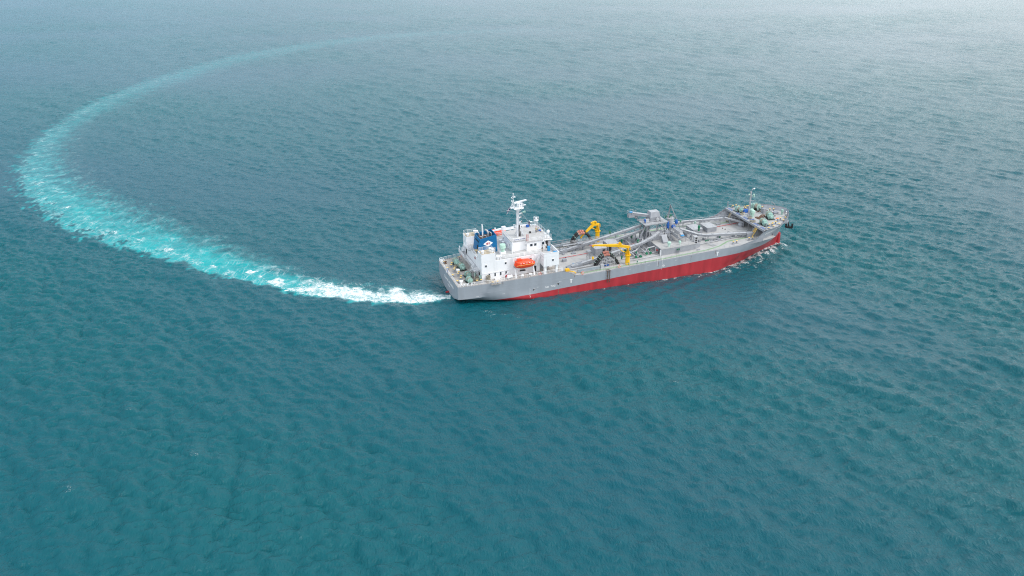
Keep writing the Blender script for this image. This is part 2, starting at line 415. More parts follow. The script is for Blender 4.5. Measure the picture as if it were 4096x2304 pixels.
dm.build('draught_marks', M['mark'], hull)
pl = MB(); m = hull_mtx(61.9, 1.15); pts = [m @ Vector((.32*math.cos(t*PI/8), .32*math.sin(t*PI/8), .0)) for t in range(17)]; pl.tube(pts, .04, 4)
pl.tube([m @ Vector((-.5, 0, 0)), m @ Vector((.5, 0, 0))], .04, 4); pl.build('load_line_mark', M['mark'], hull)
for zf_, xa, xb in ((lambda x: 1.6+.016*x, 1, 98), (lambda x: 3.2+.0*x, 1, 30)):      # plate seams along the topsides
    q = MB(); nn = 60
    for i in range(nn):
        x, x2 = xa+(xb-xa)*i/nn, xa+(xb-xa)*(i+1)/nn; q.beam((x, -hull_y(x, zf_(x))-.01, zf_(x)), (x2, -hull_y(x2, zf_(x2))-.01, zf_(x2)), .03, .05)
    q.build('plate_seam', M['grey'], hull)
rustm = mat('rust_run', (.20, .12, .09), .8, var=.4, scale=2)
rr2 = random.Random(9)
for x in (28.9, 44.6, 52.3, 60.2, 71.0, 88.2, 33.6, 12.4, 79.2):
    q = MB(); z1_ = (zred(x) if x in (28.9, 88.2) else ztop(x)-.15); ln_ = rr2.uniform(.9, 2.2); w_ = rr2.uniform(.04, .10)
    if x in (28.9, 88.2): ln_ = 2.6; w_ = .14
    pts_ = [hull_mtx(x+rr2.uniform(-.04, .04), z1_-ln_*t/5, out=.012) @ Vector((dx_*w_*(1-.6*t/5)*rr2.uniform(.6, 1.2), 0, 0)) for t in range(6) for dx_ in (-1, 1)]
    q.add(pts_, [(2*t, 2*t+1, 2*t+3, 2*t+2) for t in range(5)]); q.build('rust_streak', rustm, hull)
fr = MB(); m = hull_mtx(95.8, 4.3)
fr.tube([m @ Vector((.45*math.cos(t*PI/8), .33*math.sin(t*PI/8), .0)) for t in range(17)], .07, 5)
fr.build('fairlead_ring', M['steel_l'], hull)
fr = MB(); fr.add([m @ Vector((.42*math.cos(t*PI/8), .3*math.sin(t*PI/8), .005)) for t in range(16)], [tuple(range(16))]); fr.build('fairlead_hole', M['black'], hull)
# stern lettering
TM = Matrix(((0, 0, -1, -.03), (-1, 0, 0, 0), (0, 1, 0, 0), (0, 0, 0, 1)))
text('lettering', 'OCEANIC PROGRESS', 1.0, M['mark'], hull, Matrix.Translation((-.03, -.6, 1.85)) @ TM, 'CENTER', .02)
text('lettering', 'PANAMA', .62, M['mark'], hull, Matrix.Translation((-.03, -.6, .75)) @ TM, 'CENTER', .015)
# rudder head
rd = MB(); rd.box(-.9, 1.2, -.16, .16, -6, -1.0); rd.box(.3, 2.2, -.5, .5, -5, -1.3); rd.build('rudder', M['red'], ship)
b = MB(); b.lathe((110.15, 0, -6), [(.7, 0), (.62, 4), (.55, 5.6), (.5, 6.0), (.36, 6.25), (.02, 6.35)], 16); b.build('bulbous_bow', M['red'], ship)
# rubbing strake and pilot ladder recess on starboard
pl = MB(); pl.ladder((44.1, -11.62, -1.0), (44.1, -11.62, 2.5), .75, (1, 0, 0), .34, treads=False)
for z in (2.6,): pl.box(43.5, 44.7, -11.7, -10.6, z, z+.07)
pl.build('side_ladder', M['soot'], ship)

# ------------------------------------------------------------------ superstructure
ZP, Z1, Z2, Z3 = 4.35, 7.05, 9.9, 12.62
XA, XF, YS = 7.3, 24.3, 8.3
def window(parent, x, y, z, w, hh, face, mt='glass', frame=True):
    """face: 'S' starboard wall (normal -y), 'P', 'A' aft (normal -x), 'F' forward"""
    f = MB(); g = MB(); d = .05
    def bx(m, a, b_, c0, c1, o0, o1):
        if face == 'S': m.box(x+a, x+b_, y-o1, y-o0, z+c0, z+c1)
        elif face == 'P': m.box(x+a, x+b_, y+o0, y+o1, z+c0, z+c1)
        elif face == 'A': m.box(x-o1, x-o0, y+a, y+b_, z+c0, z+c1)
        else: m.box(x+o0, x+o1, y+a, y+b_, z+c0, z+c1)
    t = .07
    bx(f, -w/2-t, w/2+t, hh/2, hh/2+t, .0, .07); bx(f, -w/2-t, w/2+t, -hh/2-t, -hh/2, .0, .07)
    bx(f, -w/2-t, -w/2, -hh/2, hh/2, .0, .07); bx(f, w/2, w/2+t, -hh/2, hh/2, .0, .07)
    o = f.build('window', M['white'], parent)
    bx(g, -w/2, w/2, -hh/2, hh/2, .002, .03); gg = g.build('pane', M[mt], parent); gg.parent = o if parent is ship else parent
    return o
# the lower deckhouse (two tiers)
a = MB()
a.box(XA, XF, -YS, YS, ZP-.1, Z1-.5)                      # lower tier
a.box(XA-.02, XF+.02, -YS-.12, YS+.12, Z1-.5, Z2)         # upper tier stands proud by the ledge
a.box(XF, 28.6, -7.0, 7.0, ZP-.1, Z2)                     # forward part under the bridge
house = a.build('deckhouse', M['white'], ship, smooth=False)
dk = MB(); dk.box(XA+.1, XF-.1, -YS+.05, YS-.05, Z2, Z2+.03); dk.box(XF-.1, 28.9, -11.2, 11.2, Z2, Z2+.03)
dk.build('boat_deck', M['roofd'], ship, smooth=False)
# aft towers, starboard high and port
for sgn in (-1, 1):
    t = MB(); y0, y1 = sorted((sgn*(YS+.13), sgn*5.3)); t.box(XA-.04, 11.3, y0, y1, Z2+.02, 12.1); 
    t.box(XA-.06, 11.32, y0-.02, y1+.02, 12.1, 12.2)
    t.build('vent_tower', M['white'], ship, smooth=False)
    d = MB(); d.box(XA+.1, 11.15, y0+.15, y1-.15, 12.2, 12.22); d.build('tower_roof', M['wood'], ship, smooth=False)
    r = MB(); r.rail([(XA+.1, y0+.1, 12.2), (11.2, y0+.1, 12.2), (11.2, y1-.1, 12.2), (XA+.1, y1-.1, 12.2)], .95, 1.2, 3, .03, True); r.build('tower_railing', M['white'], ship)
    for (x, y, hh) in ((7.9, y0+.6, .95), (10.3, (y0+y1)/2, 1.1), (10.6, y0+.7, 1.3)):
        vv = MB(); vv.lathe((x, y, 12.2), [(.26, 0), (.26, hh*.55), (.42, hh*.6), (.42, hh*.95), (.3, hh)], 14); vv.build('mushroom_vent', M['white'], ship)
# windows on the starboard and port sides
for sgn, fc in ((-1, 'S'), (1, 'P')):
    yw = sgn*(YS+.12)
    for x in (8.5, 14.2, 17.8, 21.6): window(ship, x, yw, 8.7, .5, .6, fc)
    for x in (9.4, 11.1, 12.75, 14.3): window(ship, x, sgn*YS, 5.75, .42, 1.0, fc)
    # weld lines and pipes on the wall
    pp = MB()
    for x in (10.9, 11.7, 16.3): pp.tube([(x, yw+sgn*.03, 7.0), (x, yw+sgn*.03, 9.6)], .03, 4)
    pp.tube([(7.6, sgn*(YS+.15), 6.5), (15.9, sgn*(YS+.15), 6.62)], .05, 5); pp.build('wall_pipes', M['white'], ship)
    # bridge wings
    w = MB(); y0, y1 = sorted((sgn*11.3, sgn*8.2)); w.box(24.3, 28.8, y0, y1, 7.05, 9.92)
    w.build('bridge_wing', M['white'], ship, smooth=False)
    bwk = MB()
    t_ = .09
    bwk.box(24.3, 28.8, *sorted((sgn*11.32, sgn*(11.32-t_))), 9.9, 10.92); bwk.box(28.74, 28.84, *sorted((sgn*5.9, sgn*11.32)), 9.9, 10.92)
    bwk.box(24.26, 24.35, *sorted((sgn*8.9, sgn*11.32)), 9.9, 10.92)
    bwk.box(24.2, 28.9, *sorted((sgn*11.38, sgn*11.2)), 10.92, 10.98); bwk.box(28.7, 28.9, *sorted((sgn*5.9, sgn*11.2)), 10.92, 10.98)
    for k in range(5): bwk.beam((28.72, sgn*(6.6+k*.95), 10.85), (28.45, sgn*(6.6+k*.95), 9.95), .06, .12)
    bwk.build('wing_bulwark', M['white'], ship, smooth=False)
    window(ship, 27.0, sgn*11.3, 8.75, .5, .55, fc)
    for x in (24.9, 28.3):
        lg = MB(); lg.box(x-.33, x+.33, *sorted((sgn*10.35, sgn*11.05)), ZP+.2, 7.06); lg.build('wing_pillar', M['white'], ship, smooth=False)
    pp = MB(); pp.tube([(25.2, sgn*11.33, 7.2), (25.2, sgn*11.33, 9.8)], .03, 4); pp.tube([(25.9, sgn*11.33, 7.2), (25.9, sgn*11.33, 9.8)], .03, 4); pp.build('wall_pipes', M['white'], ship)
    # doors on the side under the bridge
    for x, mt in ((22.9, 'black'), (23.6, 'white')):
        dd = MB(); dd.box(x-.36, x+.36, *sorted((sgn*(YS+.01), sgn*(YS+.05))), 4.75, 6.5); dd.build('door', M[mt], ship)
    lo = MB(); lo.box(24.5, 27.6, *sorted((sgn*7.02, sgn*7.06)), 4.6, 6.9); lo.build('shade_panel', M['steel'], ship)  # flat grey panel on the wall: shade under the bridge wing put in as colour
# wheelhouse
wh = MB()
wh.box(17.6, 21.6, -4.25, 4.25, Z2+.02, Z3); wh.box(21.6, 28.6, -5.45, 5.45, Z2+.02, Z3)
wheel = wh.build('wheelhouse', M['white'], ship, smooth=False)
rf = MB(); rf.box(17.5, 21.7, -4.35, 4.35, Z3, Z3+.12); rf.box(21.5, 28.95, -5.75, 5.75, Z3+.001, Z3+.124)
rf.build('wheelhouse_roof', M['roofd'], ship, smooth=False)
for ya_ in (-6.3, 5.7): cn = MB(); cn.box(26.2, 28.9, ya_, ya_+.6, Z3-.1, Z3+.06); cn.build('eyebrow', M['white'], ship, smooth=False)
for sgn, fc in ((-1, 'S'), (1, 'P')):
    for x, w_ in ((22.9, .75), (24.1, .75), (26.4, .7)): window(ship, x, sgn*5.45, 11.55, w_, .75, fc)
    dd = MB(); dd.box(27.1, 27.85, *sorted((sgn*5.46, sgn*5.5)), Z2+.1, 12.2); dd.build('door', M['black'], ship)
    dd = MB(); dd.box(27.9, 28.5, *sorted((sgn*5.46, sgn*5.54)), Z2+.1, 12.2); dd.build('door', M['steel_l'], ship)
window(ship, 21.6, -4.85, 11.45, .5, .8, 'A'); window(ship, 17.6, -2.6, 11.3, .4, .6, 'A'); window(ship, 17.6, 2.6, 11.3, .4, .6, 'A')
for k in range(9): window(ship, 28.6, -4.6+k*1.15, 11.6, .85, .8, 'F')
rr = MB()
zr = Z3+.12
rr.rail([(17.55, -4.3, zr), (21.6, -4.3, zr), (21.8, -5.7, zr), (28.85, -5.7, zr), (28.85, 5.7, zr), (21.6, 5.7, zr), (21.6, 4.3, zr), (17.55, 4.3, zr)], 1.05, 1.25, 3, .032, True)
rr.build('roof_railing', M['white'], ship)
# canvas name boards on the roof rail
for (xa, xb, y, t_) in ((18.3, 21.4, -4.36, 'OCEANIC PROGRESS'),):
    nb = MB(); nb.box(xa, xb, y-.04, y, zr+.35, zr+.95); o = nb.build('name_board', M['white'], ship)
    text('lettering', t_, .36, mat('board_blue', (.05, .08, .25), .6), o, Matrix.Translation(((xa+xb)/2, y-.06, zr+.5)) @ rotm('X', PI/2), 'CENTER', .006)
nb = MB(); nb.box(18.2, 21.3, 4.36, 4.42, zr+.2, zr+.95); nb.build('name_board', M['white'], ship)
text('lettering', 'NO SMOKING', .30, mat('sign_dark', (.05, .05, .05), .6), wheel, Matrix.Translation((27.3, -6.33, Z3-.08)) @ rotm('X', PI/2), 'CENTER', .004)
# boat deck rails
br = MB(); z = Z2+.03
for sgn in (-1, 1):
    br.rail([(11.4, sgn*8.25, z), (23.9, sgn*8.25, z)], 1.0, 1.4, 3, .032)
    br.rail([(24.2, sgn*8.3, z), (24.2, sgn*8.9, z)], 1.0, .6, 3, .032)
    br.rail([(XA, sgn*5.2, z), (XA, sgn*.9, z)], 1.0, 1.2, 3, .032)
br.rail([(28.8, -5.9, z), (28.8, 5.9, z)], 1.0, 1.3, 3, .032)
br.build('boat_deck_railing', M['white'], ship)
# funnel
fx0, fx1, fy = 8.4, 13.75, 2.55
def fpt(x, t): return x
f = MB()
z0, zt = Z2+.02, 14.35
v = [(fx0, -fy, z0), (fx1+.15, -fy, z0), (fx1+.15, fy, z0), (fx0, fy, z0),
     (fx0+.55, -fy+.12, zt-.15), (fx1, -fy+.12, zt+.55), (fx1, fy-.12, zt+.55), (fx0+.55, fy-.12, zt-.15)]
f.add(v, [(0, 1, 5, 4), (1, 2, 6, 5), (2, 3, 7, 6), (3, 0, 4, 7)])
iv = [(x+(.14 if x < 11 else -.14), y+(.14 if y < 0 else -.14), z) for x, y, z in v[4:]]; lv = [(x, y, 13.45) for x, y, z in iv]
f.add(v[4:]+iv, [(0, 1, 5, 4), (1, 2, 6, 5), (2, 3, 7, 6), (3, 0, 4, 7)])
f.add(iv+lv, [(0, 1, 5, 4), (1, 2, 6, 5), (2, 3, 7, 6), (3, 0, 4, 7)])
f.beam((fx0+.5, -fy+.08, 13.45), (fx1+.02, -fy+.08, 14.0), .08, .08)
funnel = f.build('funnel', M['blue'], ship, smooth=False)
g = MB(); g.add([(x, y, 13.5) for x, y, z in lv], [(0, 1, 2, 3)]); g.build('funnel_floor', M['soot'], funnel, smooth=False)
def fside(x, z): return -fy+.12*(z-z0)/(zt-z0)
lg = MB(); cx, cz = 11.25, 12.65
pts = [(cx-1.42, cz+.0), (cx, cz+.92), (cx+1.42, cz+.08), (cx, cz-.88)]
lg.add([(x, fside(x, z_)-.05, z_) for x, z_ in pts]+[(x, fside(x, z_)-.01, z_) for x, z_ in pts], [(0, 1, 2, 3), (4, 5, 6, 7), (0, 1, 5, 4), (1, 2, 6, 5), (2, 3, 7, 6), (3, 0, 4, 7)])
emb = lg.build('emblem', M['white'], funnel, smooth=False)
text('lettering', 'IBT', .82, M['redp'], emb, Matrix.Translation((cx, fside(cx, cz)-.07, cz-.26)) @ rotm('X', PI/2+.02), 'CENTER', .02)
g = MB(); g.box(12.0, 13.3, -fy-.06, -fy+.1, Z2+.1, 11.3); g.build('door', M['steel_l'], funnel, smooth=False)
for zz, hh in ((11.3, 1.5), (13.1, .4)):
    for yy in (-1.1,) if hh > 1 else (-1.3, -.5, .3, 1.1):
        g = MB(); x_ = fx0+.55*(zz-z0)/(zt-z0); g.box(x_-.06, x_+.05, yy-(.35 if hh > 1 else .2), yy+(.35 if hh > 1 else .2), zz-hh/2, zz+hh/2); g.build('louvre', M['black'], funnel, smooth=False)
def exhaust(x, y, r, hh, az, bend=.6, flare=False):
    pts = [(x, y, 13.4), (x, y, 13.5+hh)]
    d = Vector((math.cos(az), math.sin(az), 0))
    for k in range(1, 6):
        t = k/5*PI/2.2; q = Vector((x, y, 13.5+hh))+d*bend*(1-math.cos(t))+Vector((0, 0, bend*math.sin(t))); pts.append(tuple(q))
    q = Vector(pts[-1]); pts.append(tuple(q+(d+Vector((0, 0, .3)))*.35))
    m = MB(); m.tube(pts, r, 10); return m.build('exhaust_pipe', M['pipe'], funnel)
exhaust(12.2, .3, .28, 1.1, R(120), .7); exhaust(9.9, 1.3, .15, .8, R(150), .4); exhaust(11.4, -.6, .13, .4, R(150), .4); exhaust(13.0, -.2, .14, .9, R(120), .4); exhaust(10.3, -.3, .13, .1, R(150), .4)
m = MB(); m.tube([(10.9, 1.2, 13.4), (10.9, 1.2, 16.3), (10.8, 1.2, 17.0)], [.22, .16, .14], 8); m.beam((10.9, 1.2, 14.6), (10.75, 1.2, 17.1), .1, .45, .1, .2); m.build('steam_pipe', M['white'], funnel)
# main mast
mm = MB()
MX, MY = 21.0, -.5
mm.tube([(MX, MY, zr), (MX, MY, 21)], [.27, .19], 10)
mm.beam((MX+1.5, MY+.2, zr), (MX+.1, MY, 16.2), .18, .4, .15, .2); mm.beam((MX-.8, MY-1.2, zr), (MX, MY, 15.4), .14); mm.beam((MX-.8, MY+1.2, zr), (MX, MY, 15.4), .14)
mast = mm.build('mast', mat('mast_grey', (.62, .64, .68), .45), ship)
m = MB(); m.ladder((MX-.45, MY, zr), (MX-.45, MY, 20.9), .45, (0, 1, 0), .4, treads=False); m.build('ladder', M['white'], mast)
m = MB(); m.tube([(MX+.1, MY-.4, zr), (MX+.0, MY-.42, 14.6), (MX+.15, MY-.4, 16.1)], .14, 6); m.tube([(MX+.3, MY-.5, zr), (MX+.5, MY-.4, 14.2)], .1, 6); m.build('cable_bundle', M['rubber'], mast)
for z_, l in ((15.2, .9), (16.8, .9), (18.2, .8), (19.3, 1.1)):
    m = MB(); m.box(MX, MX+l, MY-.3, MY+.3, z_, z_+.06); m.tube([(MX, MY, z_-.4), (MX+l, MY, z_)], .04, 4); m.rail([(MX+.3, MY-.28, z_), (MX+l, MY-.28, z_), (MX+l, MY+.28, z_)], .4, .5, 1, .025); m.build('light_bracket', M['white'], mast)
    m = MB(); m.lathe((MX+l-.1, MY-.15, z_+.06), [(.1, 0), (.14, .05), (.14, .3), (.05, .36)], 8); m.build('navigation_light', M['black'], mast)
m = MB(); m.tube([(MX+.8, MY-.35, 19.75), (MX+1.1, MY-.45, 19.85), (MX+1.8, MY-.7, 20.05)], [.09, .12, .34], 10); m.build('horn', M['mintl'], mast)
m = MB(); m.prism([(MX-1.5, MY-.9), (MX+1.3, MY-.9), (MX+1.6, MY), (MX+1.3, MY+.9), (MX-1.5, MY+.9)], 21.0, 21.12)
m.prism([(MX-.4, MY-.35), (MX+.4, MY-.35), (MX+.4, MY+.35), (MX-.4, MY+.35)], 20.4, 21.0)
m.box(MX-2.4, MX-1.4, MY-.5, MY+.5, 21.35, 21.43); m.box(MX+1.2, MX+2.2, MY-.3, MY+.3, 21.7, 21.78)
for q in ((-1.4, -.8), (1.2, -.8), (-1.4, .8), (1.2, .8)): m.beam((MX+q[0], MY+q[1], 21.05), (MX, MY, 19.9), .1)
m.rail([(MX-1.5, MY-.9, 21.12), (MX+1.3, MY-.9, 21.12), (MX+1.6, MY, 21.12), (MX+1.3, MY+.9, 21.12), (MX-1.5, MY+.9, 21.12)], .95, .7, 3, .035, True)
m.build('radar_platform', M['white'], mast)
m = MB(); m.lathe((MX+.3, MY, 21.12), [(.3, 0), (.22, .5), (.2, 1.1), (.35, 1.2), (.35, 1.5), (.15, 1.6)], 10); m.lathe((MX+1.0, MY+.3, 21.12), [(.2, 0), (.2, .8), (.38, .9), (.38, 1.25), (.1, 1.4)], 10)
m.lathe((MX-.3, MY-.4, 21.12), [(.12, 0), (.12, 1.2), (.25, 1.3), (.2, 1.6)], 8); m.build('radar_pedestal', M['white'], mast)
m = MB(); m.obox((MX+.55, MY, 22.95), 3.6, .36, .34, R(-8), 0, R(-9)); m.build('radar_scanner', M['white'], mast)
m = MB(); m.obox((MX-.2, MY-.3, 22.85), 2.2, .2, .16, R(20)); m.build('radar_scanner', M['white'], mast)
m = MB(); m.tube([(MX-1.5, MY, 21.3), (MX-1.5, MY, 25.2)], .07, 6)
for dx, z_ in ((-.5, 23.2), (-.5, 24.2), (.35, 24.4)): m.tube([(MX-1.5, MY, z_-.3), (MX-1.5+dx, MY, z_)], .04, 4); m.lathe((MX-1.5+dx, MY, z_), [(.1, 0), (.13, .05), (.13, .3), (.04, .36)], 8)
m.tube([(MX-2.2, MY-.4, 21.4), (MX-1.55, MY, 23.6)], .05, 4); m.tube([(MX-2.2, MY+.4, 21.4), (MX-1.55, MY, 23.6)], .05, 4); m.tube([(MX-1, MY, 21.4), (MX-1.5, MY, 24)], .05, 4)
m.lathe((MX-1.5, MY, 25.2), [(.12, 0), (.12, .3), (.03, .4)], 8); m.torus((MX-1.3, MY, 24.5), .55, .03, 12, 4)
m.build('antenna_pole', M['white'], mast)
m = MB()
for q in ((25.8, 5.3, zr+.9), (17.7, 3.9, zr+.9), (17.7, -3.9, zr+.9), (25.5, -5.3, zr+.9)): m.tube([(MX, MY, 20.8), q], .018, 3)
m.build('stay_wires', M['steel_l'], mast)
# satellite domes
def dome(x, y, z0_, hleg, r, name='satellite_dome', plat=False):
    m = MB()
    if plat:
        for k in range(3):
            t = k*2.1; m.tube([(x+.6*math.cos(t), y+.6*math.sin(t), z0_), (x+.35*math.cos(t), y+.35*math.sin(t), z0_+hleg)], .06, 5)
        m.lathe((x, y, z0_+hleg-.3), [(.3, 0), (.75, .3), (.75, .38)], 16)
        m.rail([(x+.72*math.cos(k*PI/6), y+.72*math.sin(k*PI/6), z0_+hleg+.08) for k in range(12)], .9, .9, 2, .03, True)
    else: m.lathe((x, y, z0_), [(.3, 0), (.1, .3), (.1, hleg)], 8); m.tube([(x-.5, y, z0_), (x, y, z0_+hleg*.7)], .05, 4); m.tube([(x+.3, y-.4, z0_), (x, y, z0_+hleg*.7)], .05, 4)
    b0 = z0_+hleg+(.1 if plat else 0)
    m.lathe((x, y, b0), [(r*.6, 0), (r*.85, r*.3), (r, r*.8), (r, r*1.4), (r*.85, r*1.95), (r*.5, r*2.3), (.02, r*2.4)], 16)
    return m.build(name, M['white'], ship)
dome(28.2, 4.4, zr, 1.9, .33, plat=True); dome(28.3, -4.6, zr, 1.25, .42)
m = MB(); m.lathe((26.9, 5.1, zr), [(.2, 0), (.05, .2), (.05, 1.25), (.4, 1.3), (.4, 1.42)], 10); m.build('compass_stand', M['white'], ship)
m = MB(); m.lathe((27.6, -4.2, zr), [(.3, 0), (.22, .2), (.22, .9), (.4, 1.0), (.3, 1.25)], 10); m.build('compass_stand', M['white'], ship)
m = MB(); m.tube([(26.0, -5.0, zr), (26.0, -5.0, zr+4.5)], .02, 3); m.tube([(23.4, -8.2, Z2), (23.4, -8.2, Z2+5)], .025, 4); m.build('whip_antenna', M['white'], ship)
m = MB(); 
for k in range(7): m.torus((21.95, -4.9, zr+.2+k*.27), .33, .035, 10, 4)
for t in (0, 1.57, 3.14, 4.7): m.tube([(21.95+.33*math.cos(t), -4.9+.33*math.sin(t), zr-.3), (21.95+.33*math.cos(t), -4.9+.33*math.sin(t), zr+1.9)], .03, 4)
m.build('ladder_cage', mat('faded_red', (.45, .12, .10), .6), ship)
m = MB(); m.obox((22.3, -.7, zr+.15), .5, .35, .25); m.obox((24.9, .2, zr+.12), .45, .3, .2); m.obox((21.6, -2.0, zr+.1), 1.0, .7, .14); m.build('roof_hatch', M['steel_l'], ship)
# vent and lockers on boat deck
m = MB(); m.box(14.0, 15.6, -5.0, -3.7, Z2, Z2+.6); m.build('vent_base', M['white'], ship)
m = MB(); m.lathe((14.8, -4.35, Z2+.6), [(.55, 0), (.55, .9), (.62, .95), (.95, 1.15), (.95, 1.25), (.85, 1.3), (.85, 2.0), (.78, 2.12), (.05, 2.15)], 20); m.build('engine_room_vent', M['mintl'], ship)
for x, y, r in ((17.0, 1.6, .45), (16.9, 3.2, .5), (13.0, -7.6, .5)):
    m = MB(); m.lathe((x, y, Z2), [(.14, 0), (.14, .7), (r, .72), (r, .95), (r*.8, 1.02)], 14); m.build('mushroom_vent', M['white'], ship)
m = MB(); m.lathe((12.2, -7.75, Z2), [(.3, 0), (.3, .6), (.5, .7), (.5, 1.05), (.3, 1.15)], 14); m.build('mushroom_vent', M['white'], ship)
m = MB()
for y in (-5.6, -5.1): m.tube([(17.2, y, Z2), (17.35, -5.3, Z2+3.4)], .07, 5)
m.tube([(18.1, -5.3, Z2), (17.35, -5.3, Z2+3.4)], .07, 5); m.tube([(17.2, -5.6, Z2+1), (17.2, -5.1, Z2+1)], .04, 4); m.build('lamp_tripod', M['white'], ship)
m = MB(); m.box(17.56, 17.6, -4.0, -3.2, Z2+.2, Z2+2); m.tube([(17.5, -1.2, Z2), (17.5, -1.2, Z2+1.2), (17.3, -1.2, Z2+1.5)], .15, 8); m.build('wall_fittings', M['white'], ship)
m = MB(); m.lathe((7.9, -2.0, Z2), [(.12, 0), (.12, .6), (.5, 1.0), (.55, 1.2)], 12); m.build('horn_vent', mat('buff_paint', (.42, .33, .20), .7), ship)
# provision crane on port side of boat deck
m = MB(); m.cyl(19.0, 6.8, Z2, 12.6, .28); m.beam((19.0, 6.8, 12.6), (11.9, 6.2, 12.2), .42, .5, .25, .3); m.box(18.5, 19.6, 6.4, 7.2, 12.3, 13.2); m.lathe((16.4, 6.6, 12.85), [(.2, 0), (.25, .3), (.1, .4)], 8); m.build('provision_crane', M['white'], ship)
# aft stairs, platforms
st = MB()
for (x0_, x1_, y0_, y1_) in ((5.4, 7.3, -7.2, -5.2), (5.6, 7.3, 2.2, 7.8)): st.box(x0_, x1_, y0_, y1_, Z1, Z1+.08)
st.box(6.2, 7.3, -5.2, 2.2, Z1, Z1+.08); st.box(6.4, 7.3, .9, 5.0, Z2, Z2+.06)
for q in ((5.5, -7.1), (5.5, -5.3), (5.7, 2.3), (5.7, 7.7), (6.3, -1.5)): st.cyl(q[0], q[1], ZP-.1, Z1, .06, n=6)
st.build('aft_platform', M['steel_l'], ship, smooth=False)
r = MB(); r.rail([(7.2, -7.2, Z1+.08), (5.4, -7.2, Z1+.08), (5.4, -5.2, Z1+.08), (6.2, -5.2, Z1+.08), (6.2, 2.2, Z1+.08), (5.6, 2.2, Z1+.08), (5.6, 7.8, Z1+.08), (7.2, 7.8, Z1+.08)], 1.0, .9, 3, .035); r.rail([(7.2, .9, Z2+.06), (6.4, .9, Z2+.06), (6.4, 5, Z2+.06)], 1, .9, 3, .035); r.build('platform_railing', M['white'], ship)
s1 = MB(); s1.ladder((6.6, 7.4, Z1), (6.8, 4.8, Z2), .7, (1, 0, 0), .3); s1.rail([(6.3, 7.4, Z1), (6.45, 4.8, Z2)], .9, 1, 2, .03); s1.build('stairway', M['white'], ship)
s1 = MB(); s1.ladder((5.9, -1.6, ZP), (6.0, -5.0, Z1), .8, (1, 0, 0), .3); s1.rail([(5.5, -1.6, ZP), (5.6, -5.0, Z1)], .9, 1, 2, .03); s1.build('stairway', M['white'], ship)
s1 = MB(); s1.ladder((22.6, -9.2, Z1-.1), (24.1, -9.0, Z2), .7, (0, 1, 0), .3); s1.rail([(22.6, -9.55, Z1-.1), (24.1, -9.35, Z2)], .9, .8, 2, .03); s1.build('stairway', M['white'], ship)
m = MB(); m.box(7.2, 7.28, -6.6, -5.8, ZP, ZP+1.9); m.box(7.2, 7.28, -1.0, .2, ZP, ZP+1.9); m.box(7.2, 7.28, 5.0, 5.8, Z1+.1, Z1+1.9); m.build('door', M['black'], ship)
m = MB(); m.lathe((7.2, -2.8, 9.1), [(.02, -.07), (.38, -.06), (.38, 0)], 16, 'X'); m.build('round_sign', mat('dark_red', (.25, .015, .03), .6), ship)
# poop railing (with outward fairlead platform on the side)
pr = MB()
def edge_pts(x0_, x1_, nn, side, zf, inset=.22): return [(x0_+(x1_-x0_)*k/nn, side*(yedge(x0_+(x1_-x0_)*k/nn)-inset), zf(x0_+(x1_-x0_)*k/nn)) for k in range(nn+1)]
for sd_ in (-1, 1):
    pr.rail(edge_pts(.2, 8.8, 6, sd_, zpoop), 1.0, 1.4, 3, .035); pr.rail(edge_pts(12, 30, 12, sd_, zpoop), 1.0, 1.4, 3, .035)
    pr.rail([(8.8, sd_*10.6, zpoop(9)), (9.3, sd_*11.3, zpoop(9)), (11.6, sd_*11.45, zpoop(11)), (12, sd_*10.8, zpoop(12))], 1.0, 1.3, 3, .035)
pr.rail([(.15, -9.4, zpoop(0)), (.15, 9.4, zpoop(0))], 1.0, 1.3, 3, .035)
pr.rail([(30.0, -10.8, ZP+.35), (30.0, 10.8, ZP+.35)], 1.0, 1.4, 3, .035)
pr.build('poop_railing', M['white'], ship)
m = MB(); m.box(9.0, 11.8, -11.5, -10.5, 4.2, 4.38); m.box(9.0, 11.8, 10.5, 11.5, 4.2, 4.38); m.build('fairlead_platform', M['poop'], ship, smooth=False)
# hooped vents along the stern rail
gv = MB(); 
def gooseneck(x, y, z_, rz=0, r=.12, w=.35, hh=.75, name='gooseneck_vent', mt='white'):
    m = MB(); dx, dy = math.cos(rz)*w, math.sin(rz)*w
    pts = [(x, y, z_), (x, y, z_+hh)]+[(x+dx*(1-math.cos(t*PI/5)), y+dy*(1-math.cos(t*PI/5)), z_+hh+w*math.sin(t*PI/5)) for t in range(1, 6)]; pts.append((x+2*dx, y+2*dy, z_+hh-.25))
    m.tube(pts, r, 7); return m.build(name, M[mt], ship)
for x, y, a_ in ((.9, -9.3, 0), (1.6, -9.5, 0), (2.7, -9.6, 0), (3.7, -9.8, 0), (.7, 9.0, PI), (1.5, 9.2, PI), (.8, 8.1, PI)): gooseneck(x, y, 4.25, a_, .13, .2, .4)
